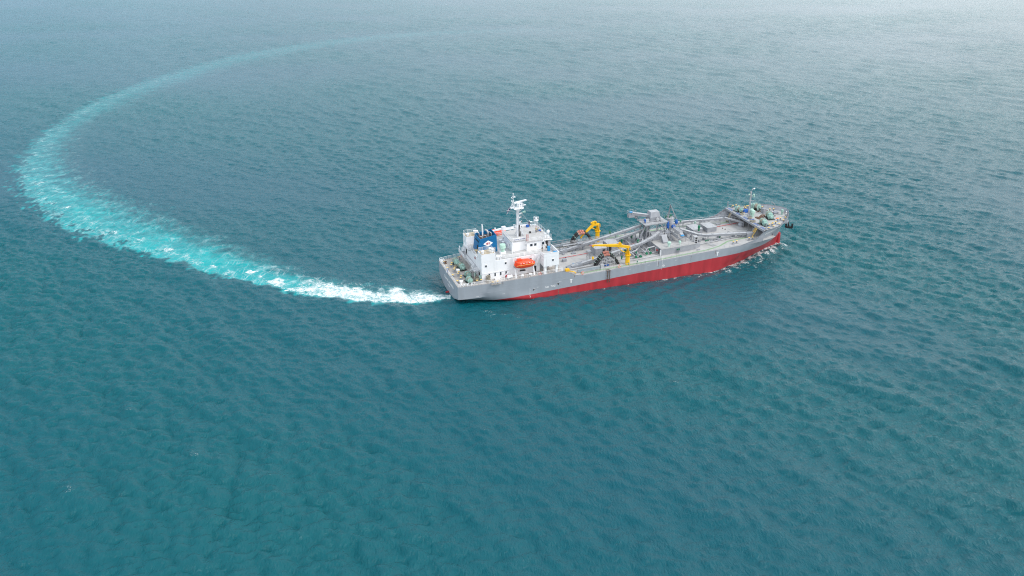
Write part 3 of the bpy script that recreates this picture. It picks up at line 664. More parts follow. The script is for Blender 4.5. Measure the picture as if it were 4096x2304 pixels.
# ------------------------------------------------------------------ deck machinery (parts of the ship)
def bollard_pair(x, y, z_, rz=0, d=.95, r=.21, hh=.75):
    m = MB(); c, s_ = math.cos(rz), math.sin(rz)
    m.obox((x, y, z_+.06), d*2+.3, .65, .1, rz)
    for k in (-1, 1): m.lathe((x+c*d*k/1.6, y+s_*d*k/1.6, z_+.1), [(r, 0), (r*.95, hh-.1), (r*1.25, hh)], 12)
    o = m.build('bollard_pair', M['steel'], ship)
    q = MB()
    for k in (-1, 1): q.lathe((x+c*d*k/1.6, y+s_*d*k/1.6, z_+.1), [(r*1.3, hh+.001), (r*1.3, hh+.07), (r*.9, hh+.1)], 12)
    q.build('bollard_cap', M['cap'], o)
for x, y, rz in ((2.4, 4.6, 1.2), (2.3, 1.3, 1.2), (2.5, -1.9, 1.2), (2.3, -4.9, 1.2), (6.3, -8.9, 0), (5.3, 8.2, .2)): bollard_pair(x, y, zpoop(x), rz)
for x, y, rz in ((87.2, -9.3, 0), (93.1, -8.8, 0), (87.9, 9.8, 0), (92.8, 9.0, 0)): bollard_pair(x, y, zmain(x), rz)
for x, y, rz in ((105.2, -5.5, .2), (101.9, -7.6, .2), (100.0, -8.5, .2), (99, 9.6, 0), (103.4, 7.6, 0), (101.2, 7.0, 1.2), (105.8, 5.2, -.3), (108.0, 2.3, -.3)): bollard_pair(x, y, 6.8, rz)
def roller(x, y, z_):
    m = MB(); m.lathe((x, y, z_), [(.3, 0), (.22, .1), (.2, .3), (.34, .36)], 10); m.obox((x, y, z_+.03), .9, .9, .06); o = m.build('roller_fairlead', M['steel'], ship)
    q = MB(); q.lathe((x, y, z_+.36), [(.34, 0), (.3, .06), (.1, .09)], 10); q.build('roller_cap', M['cap'], o)
for x, y in ((.8, 3.3), (.8, -2.0), (.9, -6.2), (1.2, 7.6), (9.5, -10.9), (10.9, -10.9), (9.6, -7.4+-.2), (10.5, 10.8)): roller(x, y, zpoop(x)+.14)
for x, y in ((98.4, -9.9), (100.6, -9.2), (103.2, -8.4), (106.3, -6.2), (108.4, -4.4), (98.6, 10.1), (100.6, 9.5), (103.0, 8.6)): roller(x, y, 6.82)
def winch(x, y, z_, rz=0, sc=1.0, drum_side=1):
    e = Matrix.Translation((x, y, z_)) @ rotm('Z', rz) @ Matrix.Scale(sc, 4)
    def T(mb): mb.v = [tuple(e @ Vector(p)) for p in mb.v]; return mb
    m = MB(); m.box(-1.0, 1.0, -1.6, 1.7, .0, .12); pan = T(m).build('winch', M['oil'], ship, smooth=False)
    m = MB(); m.lathe((0, -.9, .95), [(.25, -.1), (.82, -.1), (.82, 0), (.42, .02), (.42, .98), (.82, 1.0), (.82, 1.1), (.25, 1.1)], 20, 'Y'); m.lathe((0, -1.0, .95), [(.3, -.4), (.36, -.38), (.25, -.2), (.25, 0)], 12, 'Y')
    for q in ((-.7, -1.1), (.7, -1.1)): m.beam((q[0], q[1], .1), (0, q[1], 1.0), .12, .2)
    T(m).build('winch_drum', M['mint'], pan)
    m = MB(); m.lathe((0, -.86, .95), [(.6, 0), (.66, .1), (.62, .4), (.66, .6), (.6, .92)], 18, 'Y'); T(m).build('rope_on_drum', M['rope'], pan)
    m = MB(); m.box(-.55, .6, .25, .8, .1, 1.5); m.box(-.7, .7, .8, 1.1, .1, 1.1); m.lathe((.1, .8, .8), [(.36, 0), (.36, .9), (.2, 1.0)], 14, 'Y'); m.beam((-.5, .5, 1.4), (.7, .5, .4), .5, .3)
    T(m).build('winch_gearbox', M['mint'], pan)
    return pan
winch(3.9, -7.4, zpoop(4), 0.05, .95); winch(4.6, -4.0, zpoop(4), 0.1, .95); winch(4.6, 1.9, zpoop(4), PI+.1, 1.0); winch(4.1, 5.7, zpoop(4), PI, 1.0)
winch(98.4, 6.2, 6.8, 0.2, 1.0); winch(104.6, 6.0, 6.8, .3, 1.2); winch(103.9, -2.4, 6.8, 2.9, 1.15); winch(98.9, -6.4, 6.8, 3.2, 1.05)
def mush(x, y, z_, r, hh, mt, name='tank_vent'):
    m = MB(); m.lathe((x, y, z_), [(r*.65, 0), (r*.65, hh*.5), (r, hh*.55), (r, hh*.95), (r*.75, hh)], 14); return m.build(name, M[mt], ship)
for a_ in ((2.9, -.2, 4.2, .5, 1.1, 'white'), (1.6, -7.4, 4.2, .48, 1.0, 'white'), (6.1, -5.7, 4.3, .3, 1.7, 'mint'), (7.0, -7.7, 4.3, .34, 1.6, 'mint'), (100.3, 2.1, 6.8, .6, 2.0, 'mintl'), (99.8, .6, 6.8, .6, 2.1, 'mintl'), (65.9, -7.0, 4.95, .55, 1.5, 'mintl'), (69.6, -6.8, 5.0, .38, 1.1, 'mintl'), (56.5, 8.9, 2.9, .8, 1.9, 'mintl'), (83.5, 7.6, 3.3, .35, 1.9, 'mintl'), (109.3, -1.3, 6.8, .42, 1.7, 'mint'), (36.6, -3.6, 2.5, .22, .5, 'blue_l'), (13.2, 7.5, 9.9, .5, 1.1, 'mintl'), (8.2, 7.0, 9.9, .4, 1.2, 'mintl')): mush(*a_)
def capstan(x, y, z_): 
    m = MB(); m.lathe((x, y, z_), [(.45, 0), (.3, .15), (.22, .4), (.4, .6), (.3, .7)], 12); m.build('capstan', M['rust'], ship)
capstan(1.4, 7.3, 4.2); capstan(100.9, 4.0, 6.8)
# forecastle house, hatches
m = MB(); m.box(104.2, 105.3, 1.3, 2.6, 6.8, 8.4); m.build('control_cabinet', M['steel'], ship, smooth=False)
m = MB(); m.box(107.3, 108.7, -.3, .9, 6.8, 7.3); m.box(107.2, 108.8, -.4, 1.0, 7.3, 7.38); m.build('hatch', M['steel'], ship, smooth=False)
m = MB(); m.prism([(100.6, -3.4), (104.6, .6), (103.6, 1.3), (99.8, -1.4)], 6.8, 6.83); m.build('drip_tray', M['rust'], ship, smooth=False)
m = MB(); m.lathe((100.6, -.8, 6.83), [(.7, 0), (.7, .12), (.3, .2)], 14); m.tube([(103, -.8, 6.95), (106.5, -1.9, 7.0)], .12, 6); m.tube([(103, 3.4, 6.95), (107, 3.0, 7.0)], .12, 6); m.build('anchor_chain', M['rust'], ship)
m = MB(); m.cyl(97.1, -10.2, 6.8, 8.9, .13, n=8); m.cyl(96.9, 10.3, 6.8, 9.0, .13, n=8); m.lathe((97.1, -10.2, 6.8), [(.35, 0), (.2, .5)], 8); m.build('lamp_post', M['steel'], ship)
m = MB(); m.tube([(109.6, 3.0, 6.8), (109.6, 3.0, 8.6), (108.6, 3.6, 9.6)], .1, 6); m.build('bow_davit', M['steel'], ship)
# foremast
FX, FY = 98.9, 1.2
m = MB(); m.tube([(FX, FY, 6.8), (FX, FY, 12.5), (FX, FY, 16.3)], [.17, .13, .07], 8); m.lathe((FX, FY, 6.8), [(.5, 0), (.25, .6)], 8)
fm = m.build('foremast', M['steel'], ship)
m = MB(); m.ladder((FX-.35, FY, 7), (FX-.3, FY, 15.2), .4, (0, 1, 0), .42, treads=False); m.build('ladder', M['steel_l'], fm)
for z_, dx in ((14.0, -.8), (13.7, .9), (13.2, 1.0), (15.7, .7)):
    m = MB(); m.tube([(FX, FY, z_), (FX+dx, FY, z_+.05)], .05, 4); m.lathe((FX+dx, FY-.05, z_-.05), [(.08, 0), (.28, .15), (.3, .4), (.05, .45)], 10); m.build('floodlight', M['mintl'] if z_ < 15 else M['white'], fm)
m = MB()
for q in ((101.8, -2.6, 7.2), (107, 4.5, 7.8), (96.5, 6.5, 7)): m.tube([(FX, FY, 12.4), q], .02, 3)
m.build('stay_wires', M['steel_l'], fm)
# forecastle rails
m = MB()
for sd_ in (-1, 1): m.rail([(x, sd_*(yedge(x)-.2), 6.82) for x in (97, 98.5, 100, 101.5, 103, 104.5)], .95, 1.5, 2, .02)
m.rail([(96.4, -10.4, 6.86), (96.4, -7.4, 6.86)], .95, 1.5, 2, .025); m.rail([(96.4, -5.6, 6.86), (96.4, 9.6, 6.86)], .95, 1.5, 2, .02)
# guard hoop outside bow
m.tube([(x, -(yedge(x)+.1)*-1, 8.9) for x in (103, 105, 107, 109, 110.5, 111.5)]+[(112.0, 0, 9.0)], .025, 4)
m.build('forecastle_railing', M['steel_l'], ship)
for sd_ in (-1, 1):
    m = MB(); m.ladder((94.6, sd_*6.7, zmain(95)), (96.4, sd_*7.0+.0, 6.8), .8, (0, 1, 0), .36); m.build('stairway', M['cap'] if sd_ < 0 else M['wood'], ship)
    m = MB(); m.rail([(94.6, sd_*6.2, zmain(95)), (96.4, sd_*6.5, 6.8)], .8, 1, 2, .03); m.build('stair_rail', M['steel_l'], ship)
# main-deck rails: low on starboard with stanchions
m = MB()
for sd_ in (-1, 1):
    m.rail(edge_pts(36.4, 53, 8, sd_, zmain, .25), 1.0, 1.6, 2, .028); m.rail(edge_pts(60.8, 89.5, 16, sd_, zmain, .25), 1.0, 1.7, 2, .022)
    m.rail([(x, sd_*(yedge(x)-.25), zmain(x)) for x in (53.4, 56, 58.5, 60.9)], .75, 1.2, 1, .06)
m.build('main_deck_railing', M['steel_l'], ship)

# ------------------------------------------------------------------ cargo gear
def duct(name, pts, w=.75, hh=.6, legs=None, lid=True, mt='steel'):
    m = MB(); P = [Vector(p) for p in pts]
    for i in range(len(P)-1): m.beam(P[i], P[i+1], w, hh)
    o = m.build(name, M[mt], ship, smooth=False)
    l = MB()
    for i in range(len(P)-1):
        up = Vector((0, 0, hh/2+.03)); l.beam(P[i]+up, P[i+1]+up, w+.14, .05)
        d = (P[i+1]-P[i]); nn = max(1, int(d.length/4))
        for k in range(1, nn+1):
            q = P[i].lerp(P[i+1], (k-.5)/nn); l.beam(q+up+Vector((0, 0, .07))-d.normalized()*.06, q+up+Vector((0, 0, .07))+d.normalized()*.06, w+.3, .1)
    l.build('duct_cover', M['steel_l'], o, smooth=False)
    if legs:
        for t in legs:
            g = MB()
            L_ = [0]+list(np.cumsum([(P[i+1]-P[i]).length for i in range(len(P)-1)])); s_ = t*L_[-1]
            i = max(k for k in range(len(P)-1) if L_[k] <= s_+1e-6); q = P[i].lerp(P[i+1], (s_-L_[i])/(L_[i+1]-L_[i]))
            d = (P[i+1]-P[i]).normalized(); sdv = Vector((-d.y, d.x, 0)).normalized()*(w/2+.05)
            for s2 in (-1, 1): a_ = q+sdv*s2; g.tube([(a_.x, a_.y, zmain(a_.x)), tuple(a_)], .07, 5)
            if q.z-zmain(q.x) > 1.3: g.tube([tuple(q+sdv-Vector((0, 0, (q.z-zmain(q.x))*.5))), tuple(q-sdv-Vector((0, 0, .2)))], .04, 4)
            g.build('duct_support', M['steel'], o)
    r = MB(); up = Vector((0, 0, hh/2+.05))
    r.rail([tuple(p+up+Vector((0, -w/2-.05, 0))) for p in P], .85, 2.0, 1, .02); r.build('duct_handrail', M['steel_l'], o)
    return o
duct('conveyor_duct', [(36.4, 5.7, 2.9), (38.3, 5.6, 3.1), (62.2, 3.6, 8.3)], legs=(.3, .42, .55, .68, .8, .92))
duct('conveyor_duct', [(35.2, -5.3, 2.75), (38.2, -5.2, 3.1), (58.5, -3.4, 5.6), (63.2, -2.4, 6.6), (65.8, -.9, 7.1)], legs=(.2, .33, .46, .6, .72, .85))
duct('conveyor_duct', [(52.6, 3.2, 4.9), (62.5, 2.5, 7.3)], .7, .55, legs=(.1, .5, .9))
duct('conveyor_duct', [(74.5, 6.4, 6.0), (79.5, 8.4, 5.2), (92.8, 6.4, 5.1)], .7, .5, legs=(.1, .3, .45, .6, .75, .95))
duct('conveyor_duct', [(73.0, 1.2, 6.6), (76.6, -1.0, 5.6), (78.3, -2.6, 5.15), (80.4, -3.6, 4.95), (93.0, -6.2, 4.75)], .85, .6, legs=(.22, .3, .45, .6, .78, .95))
duct('conveyor_duct', [(93.4, 6.2, 5.25), (97.2, 1.6, 4.9)], .6, .45, legs=(.3,))
m = MB(); m.lathe((96.7, 1.9, zmain(96)), [(.9, 0), (.95, .7), (.6, 1.1), (.4, 1.2)], 14); m.build('cement_pot', M['steel'], ship)
m = MB(); m.box(93.0, 95.4, -7.0, -5.6, zmain(94), 4.9); m.build('duct_end_box', M['steel'], ship, smooth=False)
# wedge boxes at aft ends of the ducts
for (x0_, x1_, y0_, y1_) in ((34.0, 38.4, -6.1, -4.2), (35.6, 38.4, 4.9, 6.5)):
    m = MB(); m.prism([(x0_, y0_), (x1_, y0_), (x1_, y1_), (x0_, y1_)], lambda x, y: zmain(x)-.02, lambda x, y: zmain(x)+.3+.75*(x-x0_)/(x1_-x0_)); m.build('duct_wedge', M['steel'], ship, smooth=False)
# deck boxes and houses
def house_(name, x0_, x1_, y0_, y1_, zt_, door=None, rail=True):
    m = MB(); m.box(x0_, x1_, y0_, y1_, zmain(x0_)-.1, zt_); o = m.build(name, M['steel'], ship, smooth=False)
    t = MB(); t.box(x0_-.06, x1_+.06, y0_-.06, y1_+.06, zt_, zt_+.06); t.build('house_roof', M['steel_l'], o, smooth=False)
    if rail: r = MB(); r.rail([(x0_, y0_, zt_+.06), (x1_, y0_, zt_+.06), (x1_, y1_, zt_+.06), (x0_, y1_, zt_+.06)], .85, 1.6, 2, .022, True); r.build('house_railing', M['steel_l'], o)
    if door: d = MB(); d.box(*door); d.build('door', M['black'], o, smooth=False)
    return o
house_('deck_house', 44.9, 48.6, -1.0, 2.6, 4.95, (47.2, 48.0, -1.06, -.9, 2.75, 4.6))
house_('deck_house', 49.6, 53.1, .2, 3.9, 5.25, (49.8, 50.6, .13, .3, 2.8, 4.6))
house_('deck_house', 79.6, 83.0, 2.2, 6.4, 4.7)
house_('deck_house', 84.2, 87.5, 1.4, 5.6, 4.9)
big = MB(); big.prism([(62.7, -8.3), (71.8, -8.3), (74.3, -8.1), (74.3, 1.5), (62.7, 1.5)], 2.8, 4.95); bg_ = big.build('pump_house', M['steel'], ship, smooth=False)
t = MB(); t.box(62.75, 74.25, -8.25, 1.45, 4.95, 4.98); t.build('house_roof', M['deck'], bg_, smooth=False)
r = MB(); r.rail([(62.9, -8.1, 4.98), (71.8, -8.1, 4.98), (74.1, -7.9, 4.98), (74.1, .5, 4.98)], .95, 1.6, 2, .028); r.build('house_railing', M['steel_l'], bg_)
d = MB(); d.box(62.62, 62.72, -7.6, -6.7, 3.0, 4.7); d.build('door', M['black'], bg_, smooth=False)
d = MB(); d.box(62.5, 62.6, -8.4, -7.7, 3.0, 4.7); d.build('door', M['white'], bg_, smooth=False)
d = MB(); d.lathe((62.6, -5.9, 3.9), [(.3, -.2), (.35, 0)], 12, 'X'); d.build('hose_reel', M['redp'], bg_)
for x in (67.8, 68.4): gooseneck(x, -8.6, 3.1, 0, .09, .12, .9, mt='steel'); mush(x+.1, -8.6, 4.0, .2, .5, 'green', 'valve')
m = MB(); m.prism([(74.3, -8.1), (76.6, -7.0), (76.6, -6.0), (74.3, -5.5)], 3.0, lambda x, y: 4.95-(x-74.3)*.4); m.build('ramp_plate', M['steel'], ship, smooth=False)
# big support tower with platform
PX0, PX1, PY0, PY1, PZ = 61.4, 69.4, .1, 5.2, 9.6
m = MB(); m.box(PX0, PX1, PY0, PY1, PZ, PZ+.12); m.box(PX0+.3, PX1-.3, PY0+.2, PY0+.35, PZ-.35, PZ); m.box(PX0+.3, PX1-.3, PY1-.35, PY1-.2, PZ-.35, PZ)
plat = m.build('tower_platform', M['steel_l'], ship, smooth=False)
m = MB()
L4 = [(62.4, .5), (62.4, 4.8), (65.6, .4), (65.6, 4.8), (68.6, .5), (68.6, 4.8)]
for x, y in L4: m.tube([(x, y, zmain(x) if y > 1.5 or x < 62.7 else 4.98), (x, y, PZ-.1)], .14, 6)
for za, zb_ in ((5.2, 7.3), (7.3, 9.4)):
    for (a_, b__) in (((62.4, .5), (65.6, .4)), ((65.6, .4), (68.6, .5)), ((62.4, 4.8), (65.6, 4.8)), ((62.4, .5), (62.4, 4.8)), ((68.6, .5), (68.6, 4.8))):
        m.tube([(*a_, za), (*b__, zb_)], .07, 4); m.tube([(*a_, za), (*b__, za)], .07, 4)
m.tube([(60.6, 1.4, 3), (61.0, 1.4, 6.2), (62.6, 1.6, 8.8)], .28, 8); m.box(60.2, 61.2, .9, 1.9, 2.9, 5.2)
m.build('tower_legs', M['steel'], ship)
m = MB(); m.box(63.0, 64.2, 2.2, 4.2, 3.0, 9.5); m.prism([(63.6, -1.5), (67.5, -1.5), (67.5, .8), (63.6, .8)], 4.98, lambda x, y: 6.2+.4*(y+1.5)); m.build('bucket_elevator', M['steel'], ship, smooth=False)
m = MB(); m.rail([(PX0+.05, PY0+.05, PZ+.12), (PX1-.05, PY0+.05, PZ+.12), (PX1-.05, PY1-.05, PZ+.12), (PX0+.05, PY1-.05, PZ+.12)], 1.0, 1.2, 2, .03, True); m.build('platform_railing', M['steel_l'], plat)
m = MB()
hx0, hx1, hy0, hy1 = 64.0, 67.3, 1.6, 4.4
v = [(hx0, hy0, PZ+.12), (hx1, hy0, PZ+.12), (hx1, hy1, PZ+.12), (hx0, hy1, PZ+.12), (hx0, hy0, 11.2), (hx1, hy0, 11.2), (hx1, hy1, 11.2), (hx0, hy1, 11.2), (hx0+.35, hy0+.55, 12.6), (hx1-.1, hy0+.55, 12.6), (hx1-.1, hy1-.3, 12.6), (hx0+.35, hy1-.3, 12.6)]
m.add(v, [(0, 1, 5, 4), (1, 2, 6, 5), (2, 3, 7, 6), (3, 0, 4, 7), (4, 5, 9, 8), (5, 6, 10, 9), (6, 7, 11, 10), (7, 4, 8, 11), (8, 9, 10, 11)])
m.box(hx0+.2, hx0+1, hy0-.04, hy0+.02, 10.0, 11.0)
eh = m.build('elevator_head', M['steel'], plat, smooth=False)
m = MB(); m.box(hx0+.4, hx1-.15, hy0+.6, hy1-.35, 12.6, 12.66); m.build('house_roof', M['steel_l'], plat, smooth=False)
m = MB(); m.box(62.4, 63.5, 1.3, 2.0, PZ+.3, PZ+1.3); m.build('motor_box', M['steel_l'], plat, smooth=False)
m = MB(); m.box(62.1, 62.38, 1.3, 2.0, PZ+.4, PZ+1.35); m.build('motor_cover', M['tarp'], plat, smooth=False)
m = MB(); m.lathe((66.2, 1.1, PZ+1.0), [(.1, -.25), (.5, -.2), (.5, .3), (.1, .35)], 14, 'Y'); m.obox((67.6, 1.0, PZ+.6), .8, .6, .9); m.build('drive_unit', M['steel_l'], plat)
# head conveyor projecting aft-port from elevator head
m = MB(); m.beam((64.2, 3.2, 11.3), (59.0, 4.4, 12.3), .9, .7); m.box(57.9, 60.0, 3.8, 5.0, 11.2, 12.2); m.tube([(61, 4, 11.4), (61, 4, 9.7)], .1, 5); m.tube([(59.4, 4.4, 11.4), (61.6, 4.4, 9.8)], .09, 5); m.lathe((60.4, 4.2, 10.9), [(.15, -.4), (.4, 0), (.4, .5)], 10)
hc = m.build('head_conveyor', M['steel'], ship, smooth=False)
m = MB(); m.beam((64.2, 3.2, 11.72), (59.0, 4.4, 12.72), 1.0, .08); m.build('conveyor_cover', M['steel_l'], hc, smooth=False)
m = MB(); m.rail([(57.9, 3.7, 12.2), (60.2, 3.6, 12.3), (60.2, 5.1, 12.3), (57.9, 5.1, 12.2)], 1.0, 1.0, 2, .03, True); m.build('conveyor_railing', M['steel_l'], hc)
m = MB(); m.lathe((58.8, 4.4, 12.75), [(.55, 0), (.6, .12), (.4, .25), (.05, .3)], 12); m.build('blue_cover', M['blue_l'], hc)
# silo with blue-covered motors, loading gantry, tripod pipes
m = MB(); m.lathe((70.9, 1.6, 7.4), [(.3, -1.6), (1.0, 0), (1.05, 2.7), (1.2, 2.75), (1.2, 2.85), (.6, 3.0)], 20); silo = m.build('dust_silo', M['steel_l'], ship)
m = MB()
for t in range(4): a_ = t*PI/2+.78; m.tube([(70.9+math.cos(a_), 1.6+math.sin(a_), 3.2), (70.9+math.cos(a_), 1.6+math.sin(a_), 8)], .1, 5)
m.build('silo_legs', M['steel'], silo)
m = MB(); m.rail([(70.9+1.25*math.cos(k*PI/5), 1.6+1.25*math.sin(k*PI/5), 10.2) for k in range(10)], 1.0, 2, 2, .03, True); m.torus((69.9, 3.0, 11.4), 1.1, .04, 18, 4, 'Z', arc=.6); m.build('silo_railing', M['steel_l'], silo)
for x, y, z_ in ((70.5, 1.4, 10.35), (69.6, 2.2, 10.3), (71.5, 2.5, 10.3)): mush(x, y, z_, .3, .6, 'green', 'valve')
for x, y, z_, sx, sz in ((69.5, .5, 8.6, .8, 2.3), (72.6, .9, 9.0, .9, 1.2), (71.2, .0, 8.0, 1.3, .8), (72.3, .2, 6.9, .7, .8)):
    m = MB(); m.lathe((x, y, z_-sz/2), [(sx*.45, 0), (sx*.55, sz*.2), (sx*.48, sz*.7), (sx*.3, sz)], 9); m.build('motor_cover', M['tarp'], silo)
m = MB()
for x in (70.3, 72.5):
    for y in (-7.4, -3.6, -.3): m.beam((x, y, 4.98), (x, y, 8.0), .16)
    m.beam((x, -7.7, 8.0), (x, .6, 8.0), .2, .3)
for y in (-7.4, -3.6, -.3): m.beam((70.3, y, 8), (72.5, y, 8), .14)
for y in (-7.4, -3.6): m.beam((70.3, y, 6.3), (72.5, y, 6.3), .1)
gan = None
m2 = MB()
GX, GY0, GY1 = 71.2, -5.6, -.6
for dx in (-1.25, 1.25):
    m2.box(GX+dx-.35, GX+dx+.35, GY0, GY1, 6.3, 6.38); m2.box(GX+dx-.35, GX+dx-.28, GY0, GY1, 6.38, 7.2) if dx < 0 else m2.box(GX+dx+.28, GX+dx+.35, GY0, GY1, 6.38, 7.2)
    for y in (GY0+.1, GY1-.2): m2.beam((GX+dx, y, 4.98), (GX+dx, y, 6.3), .14); 
m2.box(GX-1.0, GX+1.0, GY0-.1, GY0+.2, 6.2, 6.45)
gan = m2.build('loading_gantry', M['steel'], ship, smooth=False)
m = MB(); m.box(GX-.55, GX+.55, GY0+.9, GY1, 7.1, 7.9); m.box(GX-.5, GX+.5, GY0+.3, GY0+1.0, 6.6, 7.4); m.rail([(GX-.5, GY0+1.1, 7.9), (GX+.5, GY0+1.1, 7.9), (GX+.5, GY1, 7.9), (GX-.5, GY1, 7.9)], .5, .8, 2, .04, True); m.build('trolley', M['steel_l'], gan, smooth=False)
m = MB(); m.lathe((GX, GY0+.25, 6.9), [(.5, 0), (.62, .12), (.5, .3), (.1, .36)], 12); m.build('blue_cover', M['blue_l'], gan)
m = MB(); m.rail([(GX-1.65, GY0, 6.4), (GX-1.65, GY1, 6.4)], 1.0, 1.2, 3, .035); m.rail([(GX+1.65, GY0, 6.4), (GX+1.65, GY1, 6.4)], 1.0, 1.2, 3, .035); m.build('gantry_railing', M['steel_l'], gan)
m = MB()
for dy in (0, -1.0):
    m.tube([(70.3+dy*.4, 2.4+dy, 10.2), (71.0+dy*.4, 2.4+dy, 14.2), (75.4+dy*.3, 2.0+dy, 4.9)], .15, 7)
m.build('tripod_pipe', M['pipe'], ship)
# stairs at tower
m = MB(); m.ladder((68.8, -.6, 6.2), (66.6, 0.0, PZ), .7, (0, 1, 0), .35); m.build('stairway', M['steel'], ship)
m = MB(); m.ladder((69.0, -3.9, 4.98), (68.4, -1.6, 6.9), .9, (1, 0, 0), .3); m.build('stairway', M['steel'], ship)
m = MB(); m.box(67.6, 69.6, -1.8, .6, 6.85, 6.92); m.rail([(67.6, -1.8, 6.92), (69.6, -1.8, 6.92)], .9, 1, 2, .03); m.build('stair_landing', M['steel'], ship, smooth=False)
m = MB(); m.prism([(65.4, -4.6), (67.0, -4.6), (67.4, -2.6), (65.6, -2.6)], 4.98, lambda x, y: 5.4+(y+4.6)*.8); m.build('chute', M['steel'], ship, smooth=False)
# control panel stand
m = MB(); m.box(74.5, 75.6, -7.0, -6.0, 4.2, 6.6); m.box(74.45, 75.65, -7.05, -5.95, 6.6, 6.68)
for q in ((74.6, -6.9), (75.5, -6.9), (74.6, -6.1), (75.5, -6.1)): m.beam((q[0], q[1], 3.2), (q[0], q[1], 4.3), .12)
pn = m.build('valve_cabinet', M['steel_l'], ship, smooth=False)
for z_ in (4.5, 5.2, 5.9):
    m = MB(); m.box(74.75, 75.4, -7.04, -6.98, z_, z_+.5); m.build('cabinet_opening', M['black'], pn, smooth=False)
# pipes athwartships with green valve ends, and other pipework
def pipe(pts, r=.17, mt='steel_l', name='cargo_pipe', end=None):
    m = MB(); m.tube(pts, r, 8)
    P = [Vector(p) for p in pts]
    for a_, b__ in zip(P[:-1], P[1:]):
        d = (b__-a_); nn = int(d.length/2.5)
        for k in range(1, nn+1): q = a_.lerp(b__, k/(nn+1)); m.tube([q-d.normalized()*.05, q+d.normalized()*.05], r*1.45, 8)
    o = m.build(name, M[mt], ship)
    if end:
        e = MB(); q = P[-1]; d = (P[-1]-P[-2]).normalized(); e.tube([q, q+d*.45], r*1.8, 10); e.build('valve', M[end], o)
    return o
for x, y0_, y1_ in ((54.9, 0.5, -7.2), (56.4, .6, -7.2), (59.0, -1.2, -6.0), (60.3, -2.0, -6.0)): pipe([(x, y0_, 3.6), (x, y1_, 3.5)], .2, end='green')
for x, y0_, y1_ in ((55.0, 1.5, 5.5), (57.4, 1.5, 5.8)): pipe([(x, y0_, 3.8), (x, y1_, 3.9)], .2)
pipe([(34.0, -6.9, 2.9), (43.4, -7.0, 3.1), (50, -7.2, 3.2)], .16); pipe([(34.0, -6.9, 2.9), (33.4, -6.9, 2.9)], .2, 'yellow', 'yellow_flange')
pipe([(34.0, 1.7, 2.7), (43.9, 1.7, 2.9)], .07, 'redp', 'fire_main'); pipe([(88, 4.2, 3.6), (97.4, 4.2, 3.8)], .07, 'redp', 'fire_main'); pipe([(56, 2.6, 3.1), (62, 2.6, 3.2)], .07, 'redp', 'fire_main')
pipe([(76.6, -5.9, 3.5), (84, -5.6, 3.6), (96, -5.2, 3.9)], .13); pipe([(57.5, -2.7, 4.4), (60.5, -.6, 5.0), (62.0, 2.0, 5.1)], .2); pipe([(52.5, -4.6, 3.2), (56.6, -4.0, 4.0), (58.5, -2.6, 4.3)], .2)
pipe([(50.5, -6.4, 3.1), (57, -6.7, 3.2)], .12); pipe([(53, -8.2, 3.1), (62, -8.2, 3.3)], .1); pipe([(61.0, -6.0, 3.4), (62.2, -6.0, 3.4), (62.3, -5.6, 4.8)], .13); pipe([(59.5, -4.6, 3.3), (60.0, -4.6, 4.4), (62.6, -4.4, 4.5)], .18)
pipe([(54, 6.2, 3.3), (60, 5.6, 3.6)], .22); pipe([(53.0, 4.6, 4.2), (61, 4.0, 6.6)], .16); pipe([(78, 9.6, 3.6), (93, 8.0, 3.9)], .08); pipe([(84.0, 7.0, 3.6), (91, 6.0, 3.7)], .08)
for k in range(4): pipe([(79.0+k*.4, -6.0, 4.2), (79.4+k*.4, -7.2, 3.6), (80.3+k*.4, -8.3, 3.45)], .06); 
for k in range(4): mush(79.0+k*.4, -5.9, 4.0, .14, .5, 'green', 'valve')
for x, y, z_, r_, h_ in ((53.3, 6.9, 4.9, .3, 1.7), (59.0, -.6, 4.2, .38, 1.5), (55.4, 3.0, 3.8, .35, 1.2), (62.4, 1.8, 7.2, .4, .9), (56.0, -5.4, 3.2, .25, 1.0), (60.8, -4.5, 3.2, .3, 1.1), (76.2, 1.4, 4.4, .25, 1.2), (76.8, 1.9, 4.4, .25, 1.2), (80.2, .0, 5.2, .38, 1.7), (85.6, -3.4, 3.4, .4, .8), (50.9, -10.4, 2.8, .12, .8), (53.8, -10.3, 2.8, .16, .9), (60.8, 6.7, 3.2, .3, 1.6), (49.6, -8.6, 4.2, .28, 1.0), (78.2, 7.6, 5.4, .25, .8)): mush(x, y, z_, r_, h_, 'green', 'valve')
# small equipment scatter
sc_ = MB()
rs = random.Random(3)
m = MB()
for (x0_, x1_, y0_, y1_, nn) in ((52, 62, -6.8, 7.5, 84), (74.5, 79, -5, 6, 24), (80, 92, -5.6, -2.6, 16), (44, 50, -7, -2, 18), (36, 44, 3.5, 9, 18)):
    for k in range(nn):
        x, y = rs.uniform(x0_, x1_), rs.uniform(y0_, y1_); z_ = zmain(x)
        t = rs.random()
        if t < .45: a_ = rs.choice((0, PI/2)); m.obox((x, y, z_+.3), rs.uniform(.3, 1.0), rs.uniform(.3, .6), rs.uniform(.4, 1.0), a_)
        elif t < .8:
            l_ = rs.uniform(1.2, 3.0); a_ = rs.choice((0, PI/2)); zz = z_+rs.uniform(.3, 1.2); m.tube([(x, y, z_), (x, y, zz), (x+l_*math.cos(a_), y+l_*math.sin(a_), zz), (x+l_*math.cos(a_), y+l_*math.sin(a_), z_)], rs.uniform(.05, .12), 6)
        else: m.cyl(x, y, z_, z_+rs.uniform(.4, 1.0), rs.uniform(.1, .3), n=8)
o = m.build('small_pipework', M['steel'], ship); o['kind'] = 'stuff'
